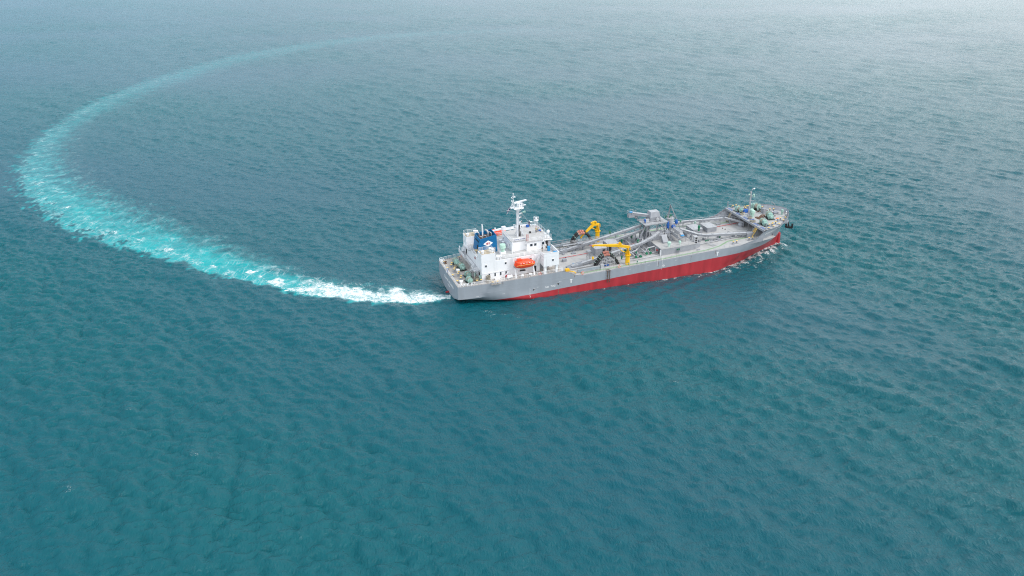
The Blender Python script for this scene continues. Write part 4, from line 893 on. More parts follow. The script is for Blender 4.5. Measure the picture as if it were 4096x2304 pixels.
for x, y, sx, sy, hh in ((35.2, -.3, 1.1, .9, .7), (40.1, -3.0, 1.2, .8, .22), (39.9, 3.7, 1.2, .8, .22), (91, 6.0, 1.4, .9, .3), (84, -5.3, 1.1, .9, .6), (74.8, -9.0, .8, .5, .2), (38.2, 10.0, .6, .5, .7)):
    m = MB(); m.obox((x, y, zmain(x)+hh/2), sx, sy, hh); m.obox((x, y, zmain(x)+hh+.03), sx+.1, sy+.1, .06); m.build('deck_hatch', M['steel'], ship, smooth=False)
for x, y in ((90.5, 2.6), (90.8, 1.6), (36.6, 1.9)): 
    m = MB(); m.lathe((x, y, zmain(x)), [(.22, 0), (.05, .3)], 8); m.build('deck_socket', M['soot'], ship)
# lattice towers beneath the hoses
def lattice(x, y, w, z0_, z1_, name='lattice_tower'):
    m = MB(); q = [(x-w/2, y-w/2), (x+w/2, y-w/2), (x+w/2, y+w/2), (x-w/2, y+w/2)]
    for p in q: m.tube([(*p, z0_), (*p, z1_)], .06, 5)
    nn = max(2, int((z1_-z0_)/.9))
    for k in range(nn):
        za, zb_ = z0_+(z1_-z0_)*k/nn, z0_+(z1_-z0_)*(k+1)/nn
        for i in range(4): m.tube([(*q[i], za), (*q[(i+1) % 4], zb_)], .035, 4)
    m.box(x-w/2-.15, x+w/2+.15, y-w/2-.15, y+w/2+.15, z1_, z1_+.1); return m.build(name, M['steel'], ship)
lattice(42.1, -2.3, .9, 2.6, 5.4); lattice(42.6, 5.4, 1.2, 2.6, 4.9)
# hose racks
for sgn in (-1, 1):
    m = MB(); x0_, x1_, y0_, y1_ = 43.4, 47.2, sgn*7.0, sgn*8.8
    for x in (x0_, 44.7, 46.0, x1_):
        for y in (y0_, y1_): m.tube([(x, y, 2.6), (x, y, 5.4 if x in (44.7, 46.0) else 4.6)], .07, 5)
    for z_ in (3.5, 4.5):
        for y in (y0_, y1_): m.beam((x0_, y, z_), (x1_, y, z_), .12)
        for x in (x0_, x1_): m.beam((x, y0_, z_), (x, y1_, z_), .1)
    m.rail([(x0_, y1_, 4.5), (x1_, y1_, 4.5)], .9, 1.2, 2, .03); m.tube([(x0_, y0_, 2.7), (44.7, y1_, 4.5)], .05, 4); m.build('hose_rack', M['steel_l'], ship)
# gangway ladders stowed on the sides
for sgn in (-1, 1):
    m = MB(); y = sgn*9.5
    m.beam((35.4, y, 3.15), (42.4, y, 3.3), .1, .9); m.beam((35.4, y+.75, 3.15), (42.4, y+.75, 3.3), .1, .3)
    for k in range(24): x = 35.6+k*.29; m.beam((x, y, 2.95+.02*k/4), (x, y+.75, 2.95+.02*k/4), .08, .5)
    m.build('accommodation_ladder', M['steel_l'], ship, smooth=False)
    m = MB()
    for k in range(24): x = 35.6+k*.29; m.box(x-.06, x+.06, y-.08, y-.055, 2.85, 3.55)
    m.build('ladder_slats', mat('slat_blue', (.20, .30, .38), .5), ship, smooth=False)
    m = MB(); m.box(42.5, 43.5, y-.3, y+.5, 2.6, 4.0); m.build('winch_box', M['steel_l'], ship, smooth=False)
m = MB(); m.prism([(32.6, -7.4), (33.8, -7.4), (33.8, -6.6), (32.6, -6.6)], 2.5, 3.2); m.tube([(33.4, -8.2, 3.0), (34.6, -9.2, 2.9), (34.9, -9.4, 2.6)], .15, 8); m.build('yellow_fender_gear', M['yellow'], ship)
m = MB(); m.box(42.0, 42.9, 9.6, 10.3, 3.5, 4.6); m.build('yellow_box', M['yellow'], ship, smooth=False)
# port bulwark screen
m = MB()
for k in range(26): x = 31+k*.42; m.beam((x, 11.0, zmain(x)), (x, 11.0, 4.15), .06, .1)
m.beam((30.5, 11.0, 4.15), (42, 11.0, 4.15), .14, .1); m.beam((30.5, 11.0, 3.4), (42, 11.0, 3.4), .06, .1); m.build('port_screen', M['steel'], ship, smooth=False)
m = MB(); m.beam((38, 7.4, 3.9), (49.8, 7.6, 4.0), .7, .08); m.rail([(38, 7.1, 3.95), (49.8, 7.3, 4.05)], .9, 1.2, 2, .03); m.rail([(38, 7.8, 3.95), (49.8, 8.0, 4.05)], .9, 1.2, 2, .03)
for k in range(7): m.tube([(38.5+k*1.8, 7.5, 2.6), (38.5+k*1.8, 7.5, 3.9)], .06, 5)
m.build('catwalk', M['steel_l'], ship)
# cranes
def crane(bx, by, slew, elb, tip, zslew):
    c0 = MB(); c0.cyl(bx, by, 2.6, zslew, .66, n=20); col = c0.build('deck_crane', M['yellow'], ship)
    c0 = MB(); c0.cyl(bx, by, zslew, zslew+.2, .9, n=20); c0.build('slewing_ring', M['yellow'], col)
    d = Vector((tip[0]-bx, tip[1]-by, 0)).normalized(); sdv = Vector((-d.y, d.x, 0))
    top = Vector((bx, by, 0))+d*.2
    m = MB()
    for s_ in (-1, 1): m.beam((bx+sdv.x*.42*s_-d.x*.2, by+sdv.y*.42*s_-d.y*.2, zslew+.2), (top.x+sdv.x*.35*s_, top.y+sdv.y*.35*s_, slew), .16, .9, .14, .6, up=(sdv.x, sdv.y, 0))
    m.obox((bx, by, zslew+.7), .8, .8, 1.0, math.atan2(d.y, d.x)); m.build('crane_housing', M['yellow'], col)
    m = MB(); heel = Vector((bx, by, slew))
    m.beam(heel-d*.3, elb, .55, .65, .6, .8); m.beam(elb, tip, .6, .8, .34, .38)
    m.beam(Vector(tip)-d*.1-Vector((0, 0, .15)), Vector(tip)+d*.3-Vector((0, 0, .2)), .5, .55); boom = m.build('crane_boom', M['yellow'], col, smooth=False)
    m = MB(); e = Vector(elb); m.tube([heel+d*.3-Vector((0, 0, 1.7)), heel+d*1.9-Vector((0, 0, .9)), e-Vector((0, 0, .35))], [.14, .14, .08], 8); m.build('luffing_ram', M['yellow'], col)
    m = MB(); q = e.lerp(heel, .25)+Vector((0, 0, .62)); m.lathe(q-sdv*.0, [(.42, -.3), (.42, -.22), (.25, -.2), (.25, .2), (.42, .22), (.42, .3)], 12, 'Y'); m.build('hoist_winch', M['yellow'], col)
    m = MB(); q = heel+d*.5+Vector((0, 0, -1.5))-sdv*.8; m.obox(q, .5, .5, 1.0); m.build('crane_controls', M['green'], col, smooth=False)
    m = MB(); q = heel-d*.6+Vector((0, 0, -.7)); m.rail([q-sdv*.6, q+sdv*.6], .9, .6, 2, .04); m.tube([heel+Vector((0, 0, .4)), heel-d*.5+Vector((0, 0, .1)), heel-d*.75-Vector((0, 0, 1))], .09, 5); m.build('crane_ladder', M['yellow'], col)
    return col, boom
cs, bs = crane(51.1, -9.4, 8.0, (47.6, -9.35, 9.1), (40.1, -9.3, 10.25), 5.55)
m = MB(); m.tube([(40.0, -9.3, 10.0), (40.05, -9.3, 6.8)], .03, 3); m.tube([(40.2, -9.3, 10.0), (40.15, -9.3, 6.8)], .03, 3); m.build('hoist_cable', M['steel'], cs)
m = MB(); m.lathe((40.1, -9.3, 6.2), [(.05, -.5), (.25, -.1), (.3, .3), (.15, .6)], 8); m.build('hook_block', M['yellow'], cs)
m = MB(); m.beam((39.9, -9.3, 10.2), (38.9, -9.3, 10.3), .2, .2, .08, .08); m.build('boom_tip_flag', M['redp'], cs)
cp, bp = crane(50.3, 9.3, 8.3, (48.9, 9.3, 8.6), (44.7, 8.9, 5.3), 6.1)
m = MB(); m.obox((49.2, 9.4, 9.1), 1.2, .8, .6); m.obox((48.4, 9.4, 9.0), .7, .7, .5); m.build('crane_machinery', M['yellow'], cp, smooth=False)

# ------------------------------------------------------------------ loose things on and around the ship
def hose(y, pts, label, r=.34, bands=True):
    m = MB(); P = []
    p = [Vector((a_, y, b__)) for a_, b__ in pts]
    for i in range(len(p)-1):
        p0, p1, p2, p3 = p[max(0, i-1)], p[i], p[i+1], p[min(len(p)-1, i+2)]
        for k in range(5):
            t = k/5; P.append(.5*((2*p1)+(-p0+p2)*t+(2*p0-5*p1+4*p2-p3)*t*t+(-p0+3*p1-3*p2+p3)*t**3))
    P.append(p[-1]); c0 = P[0].copy()
    root = thing('cargo_hose', label, 'hose', tuple(c0), 'black cargo hoses arched over the racks')
    m.tube(P, r, 10); m.build('hose_body', M['rubber'], root, off=c0)
    q = MB()
    if bands:
        for k in range(3, len(P)-2, 2): d = (P[k+1]-P[k]).normalized(); q.tube([P[k]-d*.05, P[k]+d*.05], r*1.08, 10)
    else:
        for k in (8, 12): d = (P[k+1]-P[k]).normalized(); q.tube([P[k]-d*.05, P[k]+d*.05], r*1.08, 10)
    q.build('hose_bands', M['mintl'], root, off=c0)
    q = MB(); mid = max(range(len(P)), key=lambda k: P[k].z)
    for k in (mid-2, mid, mid+2): d = (P[k+1]-P[k]).normalized(); q.tube([P[k]-d*.3, P[k]+d*.3], r*1.15, 10)
    q.build('hose_coupling', mat('coupling_brown', (.42, .16, .12), .6), root, off=c0)
arch = [(41.6, 2.9), (42.4, 4.6), (43.6, 6.0), (45.0, 6.6), (46.4, 6.0), (47.7, 4.7), (48.9, 3.1)]
hose(-7.3, arch, 'black hose with pale bands arched over the starboard rack', .36)
hose(-8.3, [(a_-.1, b__-.35) for a_, b__ in arch], 'plain black hose arched nearest the starboard rail', .34, False)
archp = [(41.4, 3.2), (41.9, 4.8), (43.0, 6.3), (44.4, 6.95), (46.0, 6.5), (47.2, 5.2), (48.2, 3.6)]
hose(9.2, archp, 'thick black hose arched outermost on the port side behind the port crane boom', .42, False)
hose(8.3, [(a_, b__-.25) for a_, b__ in archp], 'black hose arched inboard beside the port crane boom', .36, False)

def lifeboat(x, y, z_, label):
    t = thing('lifeboat', label, 'lifeboat', (x, y, z_), 'orange enclosed lifeboats')
    L, W = 6.1, 1.25
    # hull by sections
    def secs(f, nn=18, ring=16):
        m = MB(); v = []
        for i in range(nn+1):
            u = i/nn; v += f(u, ring)
        fs = [(i*ring+k, i*ring+(k+1) % ring, (i+1)*ring+(k+1) % ring, (i+1)*ring+k) for i in range(nn) for k in range(ring)]
        fs += [tuple(range(ring-1, -1, -1)), tuple(nn*ring+k for k in range(ring))]
        return m.add(v, fs)
    def hullf(u, ring):
        w = W*(1-abs(2*u-1)**3.2)**.6+.06; x_ = -L/2+u*L; zb = -1.05+.55*abs(2*u-1)**3; out = []
        for k in range(ring):
            a_ = 2*PI*k/ring; yy, zz = math.cos(a_), math.sin(a_)
            out.append((x_, w*(abs(yy)**.6)*(1 if yy > 0 else -1), (.15+.12*(2*u-1)**2 if zz > 0 else zb*(abs(zz)**.9)+(.15+.12*(2*u-1)**2)*(1-abs(zz)**.9))))
        return out
    secs(hullf).build('boat_hull', M['orange'], t)
    def canf(u, ring):
        e = abs(2*u-1); w = (W-.12)*(1-e**3.4)**.6+.05; x_ = -L/2*.94+u*L*.92; hh = 1.05*(1-(max(0, u-.55)/.45)**2.2*.75)*(1 if u > .06 else .9); out = []
        for k in range(ring):
            a_ = 2*PI*k/ring; yy, zz = math.cos(a_), math.sin(a_)
            out.append((x_, w*(.92 if zz > .5 else 1)*(abs(yy)**.55)*(1 if yy > 0 else -1), .2+max(0, zz)**.6*hh if zz > 0 else .12))
        return out
    secs(canf).build('canopy', M['orange'], t)
    m = MB(); m.box(-2.2, -.9, -.6, .6, 1.2, 1.55); m.box(-1.95, -1.2, -.4, .4, 1.55, 1.68); m.build('steering_turret', M['orange'], t, smooth=False)
    m = MB()
    for k in range(5): x_ = -1.7+k*.85; m.box(x_, x_+.34, -W-.06, -W+.12, .62, .70)
    m.build('canopy_windows', M['mark'], t, smooth=False)
    m = MB(); m.tube([(-L/2+.3, -W-.02, .18), (L/2-.6, -W+.02, .2)], .05, 5)
    for k in range(7): x_ = -1.9+k*.62; m.tube([(x_, -W+.0, .1), (x_+.3, -W+.08, -.35), (x_+.6, -W+.0, .1)], .02, 3)
    m.build('grab_line', M['cap'], t)
    m = MB(); m.lathe((-L/2-.05, 0, -.5), [(.3, 0), (.3, .3)], 10, 'X'); m.build('propeller_guard', M['steel'], t)
    return t
lifeboat(19.2, -9.95, 8.35, 'orange enclosed lifeboat hanging on the starboard davits below the boat deck')
lifeboat(18.6, 9.7, 9.7, 'orange lifeboat half hidden on the port side behind the blue funnel')
for sgn in (-1, 1):
    for x in (16.6, 22.0):
        m = MB(); y = sgn*9.6
        m.beam((x, y-sgn*-.5, 4.4), (x-.1, y-sgn*.2, 7.2), .35, .3, .3, .25); m.beam((x-.1, y-sgn*.4, 7.2), (x-.3, y-sgn*.9, 10.2), .25, .3, .2, .2); m.beam((x+.5, y, 4.4), (x-.1, y-sgn*.3, 7.4), .14, .14); m.beam((x-.3, y-sgn*.9, 10.2), (x+.2, y+sgn*.4, 10.5), .2, .2)
        m.tube([(x+.2, y+sgn*.3, 10.4), (x+.2, y+sgn*.2, 9.2)], .04, 4); m.build('lifeboat_davit', M['white'], ship, smooth=False)
def raft(x, y, z_, label, r=.42, l=1.25, rz=0):
    t = thing('life_raft', label, 'life raft', (x, y, z_), 'white life raft canisters', rz)
    m = MB(); m.lathe((0, 0, .7), [(r*.6, -l/2), (r, -l/2+.12), (r, -.05), (r*1.06, -.04), (r*1.06, .04), (r, .05), (r, l/2-.12), (r*.6, l/2)], 16, 'X'); m.build('canister', M['white'], t)
    m = MB()
    for dx in (-.35, .35): m.beam((dx, -.35, 0), (dx, 0, .4), .06); m.beam((dx, .35, 0), (dx, 0, .4), .06)
    m.build('cradle', M['white'], t)
raft(14.8, -9.9, 4.45, 'large white life raft canister beside the rail crane aft of the lifeboat', .5, 1.5)
raft(18.3, -10.5, 4.45, 'small white life raft canister by the rail below the lifeboat, the aft one of two', .32, .8)
raft(20.6, -10.5, 4.5, 'small white life raft canister by the rail below the lifeboat, the forward one of two', .32, .8)
m = MB(); m.tube([(13.3, -9.9, 4.4), (13.3, -9.9, 5.6), (14.6, -10.2, 7.0)], .09, 6); m.build('raft_crane', M['white'], ship)
m = MB(); m.box(18.0, 20.0, -9.2, -8.6, 5.6, 5.75); m.build('side_shelf', M['white'], ship)
solo('rubbish_sacks', 'dark and yellow sacks heaped on the white shelf under the lifeboat', 'sacks', (lambda q: ([q.lathe((i*.4, 0, 0), [(.2, 0), (.25, .15), (.1, .4)], 8) for i in range(4)], q)[1])(MB()), M['oil'], (18.4, -8.9, 5.78))
def lifebuoy(x, y, z_, label, axis='Y'):
    t = thing('lifebuoy', label, 'lifebuoy', (x, y, z_), 'orange and white lifebuoys')
    m = MB(); m.torus((0, 0, 0), .36, .1, 18, 8, axis); m.build('ring', mat('buoy_orange', (.75, .10, .05), .6), t)
    m = MB()
    for k in range(4):
        a_ = k*PI/2+.4; c_, s_ = .36*math.cos(a_), .36*math.sin(a_); c2, s2 = .36*math.cos(a_+.35), .36*math.sin(a_+.35)
        m.tube([(c_, 0, s_), (c2, 0, s2)] if axis == 'Y' else [(0, c_, s_), (0, c2, s2)], .115, 8)
    m.build('band', M['white'], t)
lifebuoy(23.4, -10.75, 5.0, 'orange and white lifebuoy on the poop rail under the bridge wing'); lifebuoy(47.6, -11.1, 3.3, 'orange and white lifebuoy on the main deck rail near the yellow crane'); lifebuoy(7.2, 9.9, 4.9, 'orange and white lifebuoy on the port poop rail aft of the stairs'); lifebuoy(36.2, -11.05, 3.1, 'orange and white lifebuoy beside the stowed gangway ladder')
# rope heaps
def coil(x, y, z_, label, r=.7, hh=.4, nturn=4):
    m = MB(); rr_ = random.Random(int(x*10))
    for k in range(nturn*2):
        q = r*rr_.uniform(.55, 1); m.torus((rr_.uniform(-.15, .15), rr_.uniform(-.15, .15), .08+hh*k/(nturn*2)), q, .07, 14, 5)
    m.lathe((0, 0, 0), [(r*.9, 0), (r*.8, hh*.6), (r*.3, hh*.8)], 12)
    solo('rope_coil', label, 'rope coil', m, M['rope'], (x, y, z_), 'coiled mooring ropes')
coil(6.2, -7.2, 4.3, 'tall heap of coiled mooring rope aft of the white deckhouse corner', .75, .9, 6); coil(8.9, -9.2, 4.35, 'mound of rope under a buff cover beside the first dark side window', .6, 1.6, 8); coil(3.6, 4.0, 4.3, 'rope coil between the two port stern winches', .6, .3, 4)
coil(97.9, -.6, 6.8, 'pale rope heap at the forecastle edge right of the blue strip', .6, .5, 5); coil(97.3, -3.1, 6.8, 'wide rope heap on the forecastle edge nearest the starboard winch', .8, .4, 5); coil(97.6, 3.4, 6.8, 'low rope coil behind the blue strip port of the foremast', .6, .25, 3); coil(99.3, 5.0, 6.8, 'rusty brown rope coil by the port forward winch', .9, .25, 4)
def cover(name, x, y, z_, sx, sy, hh, label, cat, mt='tarp'):
    m = MB(); nn = 12; v = []
    rr_ = random.Random(5)
    for i in range(4):
        f_ = (1.1, 1.0, .75, .2)[i]; zz = (0, .5, .9, 1)[i]*hh
        for k in range(nn): a_ = 2*PI*k/nn; q = f_*rr_.uniform(.85, 1.1); v.append((sx/2*q*math.cos(a_), sy/2*q*math.sin(a_), zz))
    m.add(v, [(i*nn+k, i*nn+(k+1) % nn, (i+1)*nn+(k+1) % nn, (i+1)*nn+k) for i in range(3) for k in range(nn)]+[tuple(3*nn+k for k in range(nn)), tuple(range(nn-1, -1, -1))])
    return solo(name, label, cat, m, M[mt], (x, y, z_))
cover('tarpaulin', 100.2, 4.9, 6.8, 2.2, 1.3, 1.0, 'blue tarpaulin heaped beside the foremast on the forecastle', 'tarpaulin')
cover('tarpaulin', 97.9, -1.9, 6.8, 1.6, .7, .35, 'low blue tarpaulin at the forecastle edge between two rope heaps', 'tarpaulin')
cover('tarpaulin', 45.1, -8.0, 2.7, 1.5, .8, .5, 'blue tarpaulin on deck below the starboard hose rack', 'tarpaulin')
cover('tarpaulin', 27.9, .9, zr, 1.0, .8, .35, 'blue sheet on the wheelhouse roof beside the crouching people', 'tarpaulin')
cover('rag_pile', 106.1, -3.5, 6.8, 1.2, .7, .12, 'orange rag spread on the forecastle forward of the starboard windlass', 'rag', 'orange')
m = MB(); m.box(-.35, .35, -.3, .3, 0, 1.3); m.box(-.38, .38, -.33, .33, 1.3, 1.38); solo('locker', 'tall bright blue locker standing on the starboard bridge wing', 'locker', m, M['blue_l'], (27.3, -7.5, Z2+.03))
m = MB(); m.box(-.5, .5, -.45, .45, 0, .75); m.box(-.53, .53, -.48, .48, .75, .82); solo('locker', 'low light blue box in the outer front corner of the starboard bridge wing', 'locker', m, M['blue_l'], (28.1, -10.4, Z2+.03))
m = MB(); m.lathe((0, 0, 0), [(.42, 0), (.48, .5), (.48, .62)], 14); solo('bucket', 'red tub on the starboard side deck against the white wall', 'tub', m, M['redp'], (14.4, -8.75, 4.45))
m = MB(); m.box(-.75, .75, -.3, .3, .0, .4); solo('planter_box', 'white trough with dark things in it by the starboard wall', 'box', m, M['white'], (11.6, -8.8, 4.4))
m = MB(); m.lathe((0, 0, 0), [(.28, 0), (.28, .75), (.1, .8)], 12); solo('drum', 'small blue drum standing on the main deck under the wedge of the port duct', 'drum', m, M['blue_l'], (35.0, 6.6, 2.5))
m = MB(); m.box(-.25, .25, -.2, .2, 0, .5); solo('blower', 'dark blower unit on the wheelhouse roof near the people', 'blower', m, M['oil'], (24.7, .2, zr))
m = MB(); m.box(-.4, .4, -.3, .3, 0, .7); solo('bin', 'blue bin at the port roof rail beside a standing person', 'bin', m, M['tarp'], (25.7, 4.8, zr))
# anchor on starboard bow
t = thing('anchor', 'black anchor hanging from its bracket on the starboard bow', 'anchor', (108.6, -5.6, 5.1))
m = MB(); m.beam((0, 0, .9), (.2, -.4, -.5), .35, .3); m.build('shank', M['black'], t, smooth=False)
m = MB(); m.obox((.2, -.5, -.7), 2.1, .7, .6, -.75); m.obox((-.45, .15, -.1), .55, .5, 1.3, -.75); m.obox((.85, -1.15, -.1), .55, .5, 1.3, -.75); m.build('flukes', M['black'], t, smooth=False)
m = MB(); m.prism([(107.2, -5.6), (108.9, -4.0), (109.2, -5.1), (108.4, -5.9)], 5.6, 6.2); m.build('anchor_bolster', M['grey'], ship, smooth=False)
# flags
def flag(name, label, loc, w, hh, kind, rz):
    root = thing(name, label, 'flag', loc)
    nx, ny = 12, 6
    def P(u, v_): return (-(u*w)*.9, .12*math.sin(u*5)*w, -v_*hh-.45*u*hh+.1*math.sin(u*4+1))
    m = MB(); v = [P(i/nx, j/ny) for i in range(nx+1) for j in range(ny+1)]
    fs = [(i*(ny+1)+j, (i+1)*(ny+1)+j, (i+1)*(ny+1)+j+1, i*(ny+1)+j+1) for i in range(nx) for j in range(ny)]
    m.add(v, fs); o = m.build('cloth', M['cloth_n'] if kind == 'x' else M['tarp'], root); o.rotation_euler = (0, 0, rz)
    md = o.modifiers.new('s', 'SOLIDIFY'); md.thickness = .012
    m = MB()
    if kind == 'x':
        def band(a_, b__):
            q = []
            for k in range(9):
                t_ = k/8; u = a_[0]+(b__[0]-a_[0])*t_; v_ = a_[1]+(b__[1]-a_[1])*t_; q.append(Vector(P(u, v_)))
            m.tube(q, .05, 6)
        band((0, 0), (1, 1)); band((0, 1), (1, 0))
        o2 = m.build('cross', M['white'], root); o2.rotation_euler = (0, 0, rz)
    else:
        m.tube([P(0, .6), P(.5, .8), P(.8, 1)], .1, 5); m.build('stripe', M['white'], root)
flag('flag', 'dark blue flag with a white diagonal cross flying aft of the main mast', (18.6, -.6, 21.6), 1.5, 1.1, 'x', .25)
m = MB(); m.tube([(.3, .4, 4.2), (-.1, .6, 6.9)], .05, 5); m.tube([(18.6, -.6, 21.7), (19.4, -.55, 22.4)], .015, 3); m.build('ensign_staff', M['white'], ship)
flag('flag', 'furled blue and white ensign on the short staff at the stern rail', (.05, .5, 6.0), .5, 1.0, 'e', 1.2)
m = MB(); m.tube([(6.6, 9.9, 4.3), (6.5, 9.9, 7.2)], .05, 5); m.lathe((6.5, 9.9, 7.5), [(.02, -.06), (.42, -.05), (.42, .05), (.02, .06)], 14, 'X'); m.build('round_reflector_post', M['white'], ship)

# ------------------------------------------------------------------ people
def person(label, loc, rz, shirt, trousers, pose='stand', head='hair', scale=1.0):
    root = thing('person', label, 'person', loc, None, rz)
    root.scale = (scale,)*3
    J = {}
    if pose == 'stand': hip, kneeL, footL, kneeR, footR = (0, 0, .93), (.03, .1, .5), (0, .11, .06), (.03, -.1, .5), (0, -.11, .06)
    elif pose == 'stride': hip, kneeL, footL, kneeR, footR = (0, 0, .9), (.16, .1, .5), (.2, .11, .06), (-.04, -.1, .48), (-.22, -.11, .07)
    elif pose == 'crouch': hip, kneeL, footL, kneeR, footR = (-.1, 0, .38), (.22, .16, .5), (.05, .14, .06), (.24, -.16, .5), (.06, -.14, .06)
    else: hip, kneeL, footL, kneeR, footR = (-.1, 0, .16), (.24, .14, .5), (.42, .13, .06), (.26, -.12, .46), (.5, -.12, .06)
    lean = {'stand': .02, 'stride': .06, 'crouch': .25, 'sit': .05}[pose]
    H = Vector(hip); chest = H+Vector((lean*.7, 0, .34)); neck = H+Vector((lean*1.1, 0, .55)); head_ = H+Vector((lean*1.3+.02, 0, .70))
    arm = {'stand': ((.04, .26, -.28), (.16, .24, -.5)), 'stride': ((.1, .25, -.26), (.3, .2, -.34)), 'crouch': ((.14, .24, -.22), (.36, .14, -.34)), 'sit': ((.1, .25, -.24), (.3, .16, -.3))}[pose]
    verts = []; edges = []; rad = []
    def V(p, r): verts.append(tuple(p)); rad.append(r); return len(verts)-1
    a0 = V(H, .13); a1 = V(chest, .16); a2 = V(neck, .065); a3 = V(head_, .075); a4 = V(head_+Vector((0, 0, .12)), .095); a5 = V(head_+Vector((0, 0, .2)), .06)
    edges += [(a0, a1), (a1, a2), (a2, a3), (a3, a4), (a4, a5)]
    nose = V(head_+Vector((.11, 0, .09)), .02); edges.append((a4, nose))
    for sgn, kn, ft in ((1, kneeL, footL), (-1, kneeR, footR)):
        h_ = V(H+Vector((0, .1*sgn, -.06)), .10); k = V(kn, .07); f_ = V(ft, .05); t_ = V(Vector(ft)+Vector((.16, 0, -.02)), .035); edges += [(a0, h_), (h_, k), (k, f_), (f_, t_)]
        sh = V(chest+Vector((0, .19*sgn, .1)), .07); el = V(chest+Vector((arm[0][0], arm[0][1]*sgn, .1+arm[0][2])), .045); wr = V(chest+Vector((arm[1][0], arm[1][1]*sgn, .1+arm[1][2])), .03)
        edges += [(a1, sh), (sh, el), (el, wr)]
        d = (Vector(verts[wr])-Vector(verts[el])).normalized(); pm = V(Vector(verts[wr])+d*.07, .032); edges.append((wr, pm))
        sdv = Vector((0, 0, 1)).cross(d).normalized()
        for q, (off_, l_) in enumerate(((-.03, .07), (-.01, .085), (.012, .08), (.032, .06))):
            b0 = Vector(verts[pm])+sdv*off_; e1 = V(b0+d*l_*.6+Vector((0, 0, -.01)), .010); e2 = V(b0+d*l_+Vector((0, 0, -.03)), .008); edges += [(pm, e1), (e1, e2)]
        th = V(Vector(verts[wr])+d*.03+Vector((0, -.05*sgn, 0)), .011); edges.append((wr, th))
    me = bpy.data.meshes.new('body'); me.from_pydata(verts, edges, [])
    o = bpy.data.objects.new('body', me); C.objects.link(o); o.parent = root
    sk = o.modifiers.new('skin', 'SKIN'); 
    if not me.skin_vertices: 
        bm = bmesh.new(); bm.from_mesh(me); bm.verts.layers.skin.verify(); bm.to_mesh(me); bm.free()
    for i, r_ in enumerate(rad): me.skin_vertices[0].data[i].radius = (r_, r_); me.skin_vertices[0].data[i].use_root = (i == 0)
    sb = o.modifiers.new('sub', 'SUBSURF'); sb.levels = 1; sb.render_levels = 1
    me.materials.append(M['skin'])
    # bake so that clothes can be separate children grown a little wider
    dg = bpy.context.evaluated_depsgraph_get(); bm_ = bpy.data.meshes.new_from_object(o.evaluated_get(dg)); o.modifiers.clear(); o.data = bm_; bm_.materials.clear(); bm_.materials.append(M['skin'])
    bm_.polygons.foreach_set('use_smooth', [True]*len(bm_.polygons))
    def cloth(name, cond, m_, grow):
        bm = bmesh.new(); bm.from_mesh(bm_)
        bm.normal_update()
        kill = [v for v in bm.verts if not cond(v.co)]
        for v in bm.verts: v.co += v.normal*grow
        bmesh.ops.delete(bm, geom=kill, context='VERTS')
        m2_ = bpy.data.meshes.new(name); bm.to_mesh(m2_); bm.free(); m2_.materials.clear(); m2_.materials.append(M[m_])
        oc = bpy.data.objects.new(name, m2_); C.objects.link(oc); oc.parent = root
    wrz = min(verts[i][2] for i in range(len(verts)) if rad[i] == .03)
    handx = [Vector(verts[i]) for i in range(len(verts)) if rad[i] == .032]
    cloth('jacket', lambda c_: c_.z < neck.z+.02 and c_.z > H.z-.1 and min((c_-h_).length for h_ in handx) > .09 and not (pose in ('crouch', 'sit') and c_.x > .12 and c_.z < H.z+.15 and abs(c_.y) < .22 and c_.z < .5 and c_.x > .2), shirt, .022)
    cloth('trousers', lambda c_: (c_.z < H.z+.02 or (pose in ('crouch', 'sit') and c_.x > 0 and c_.z < .6)) and min((c_-h_).length for h_ in handx) > .3 and c_.z > .1, trousers, .018)
    hc = head_+Vector((-.01, 0, .13)); m = MB()
    if head == 'helmet': m.lathe(tuple(hc+Vector((0, 0, .0))), [(.15, 0), (.13, .03), (.12, .08), (.07, .14), (.01, .155)], 12); m.build('helmet', M['white'], root)
    elif head == 'hood': m.lathe(tuple(hc-Vector((.03, 0, .14))), [(.10, 0), (.125, .1), (.125, .2), (.07, .27), (.01, .285)], 12); m.build('hood', M[shirt], root)
    elif head == 'red': m.lathe(tuple(hc), [(.13, 0), (.125, .05), (.07, .12), (.01, .13)], 12); m.build('cap', M['redp'], root)
    else: m.lathe(tuple(hc-Vector((.02, 0, .05))), [(.10, 0), (.118, .06), (.11, .12), (.06, .165), (.01, .17)], 12); m.build('hair', M['hair'], root)
    m = MB()
    for s_ in (-1, 1): m.obox(tuple(head_+Vector((.095, .035*s_, .11))), .012, .022, .012)
    m.obox(tuple(head_+Vector((.085, 0, .035))), .012, .045, .008); m.build('eyes_and_mouth', M['hair'], root)
    return root
zw = Z2+.03
person('person in dark clothes standing at the inner edge of the starboard bridge wing', (25.4, -7.4, zw), 2.6, 'cloth_k', 'cloth_k', 'stand', 'hair', 1.05)
person('person in white hooded coveralls outside the open wheelhouse door', (26.9, -6.1, zw), -1.3, 'cloth_w', 'cloth_w', 'stand', 'hood', 1.02)
person('person in beige jacket, dark trousers and red cap standing on the wheelhouse roof', (26.4, -.1, zr), .4, 'cloth_b', 'cloth_k', 'stand', 'red', 1.02)
person('person in pale grey crouching by the blue sheet on the wheelhouse roof', (27.1, .5, zr), .2, 'cloth_g', 'cloth_g', 'crouch', 'hair')
person('bare-headed person sitting on the roof near the starboard front rail', (28.2, -.3, zr), 2.9, 'cloth_w', 'cloth_g', 'sit', 'hair')
person('person in navy with white helmet standing at the port roof rail', (26.3, 5.0, zr), 1.4, 'cloth_n', 'cloth_k', 'stand', 'helmet')
person('person in white top bending over the bulwark at the tip of the bow', (109.2, -3.3, 6.8), -.6, 'cloth_w', 'cloth_g', 'stride', 'helmet')
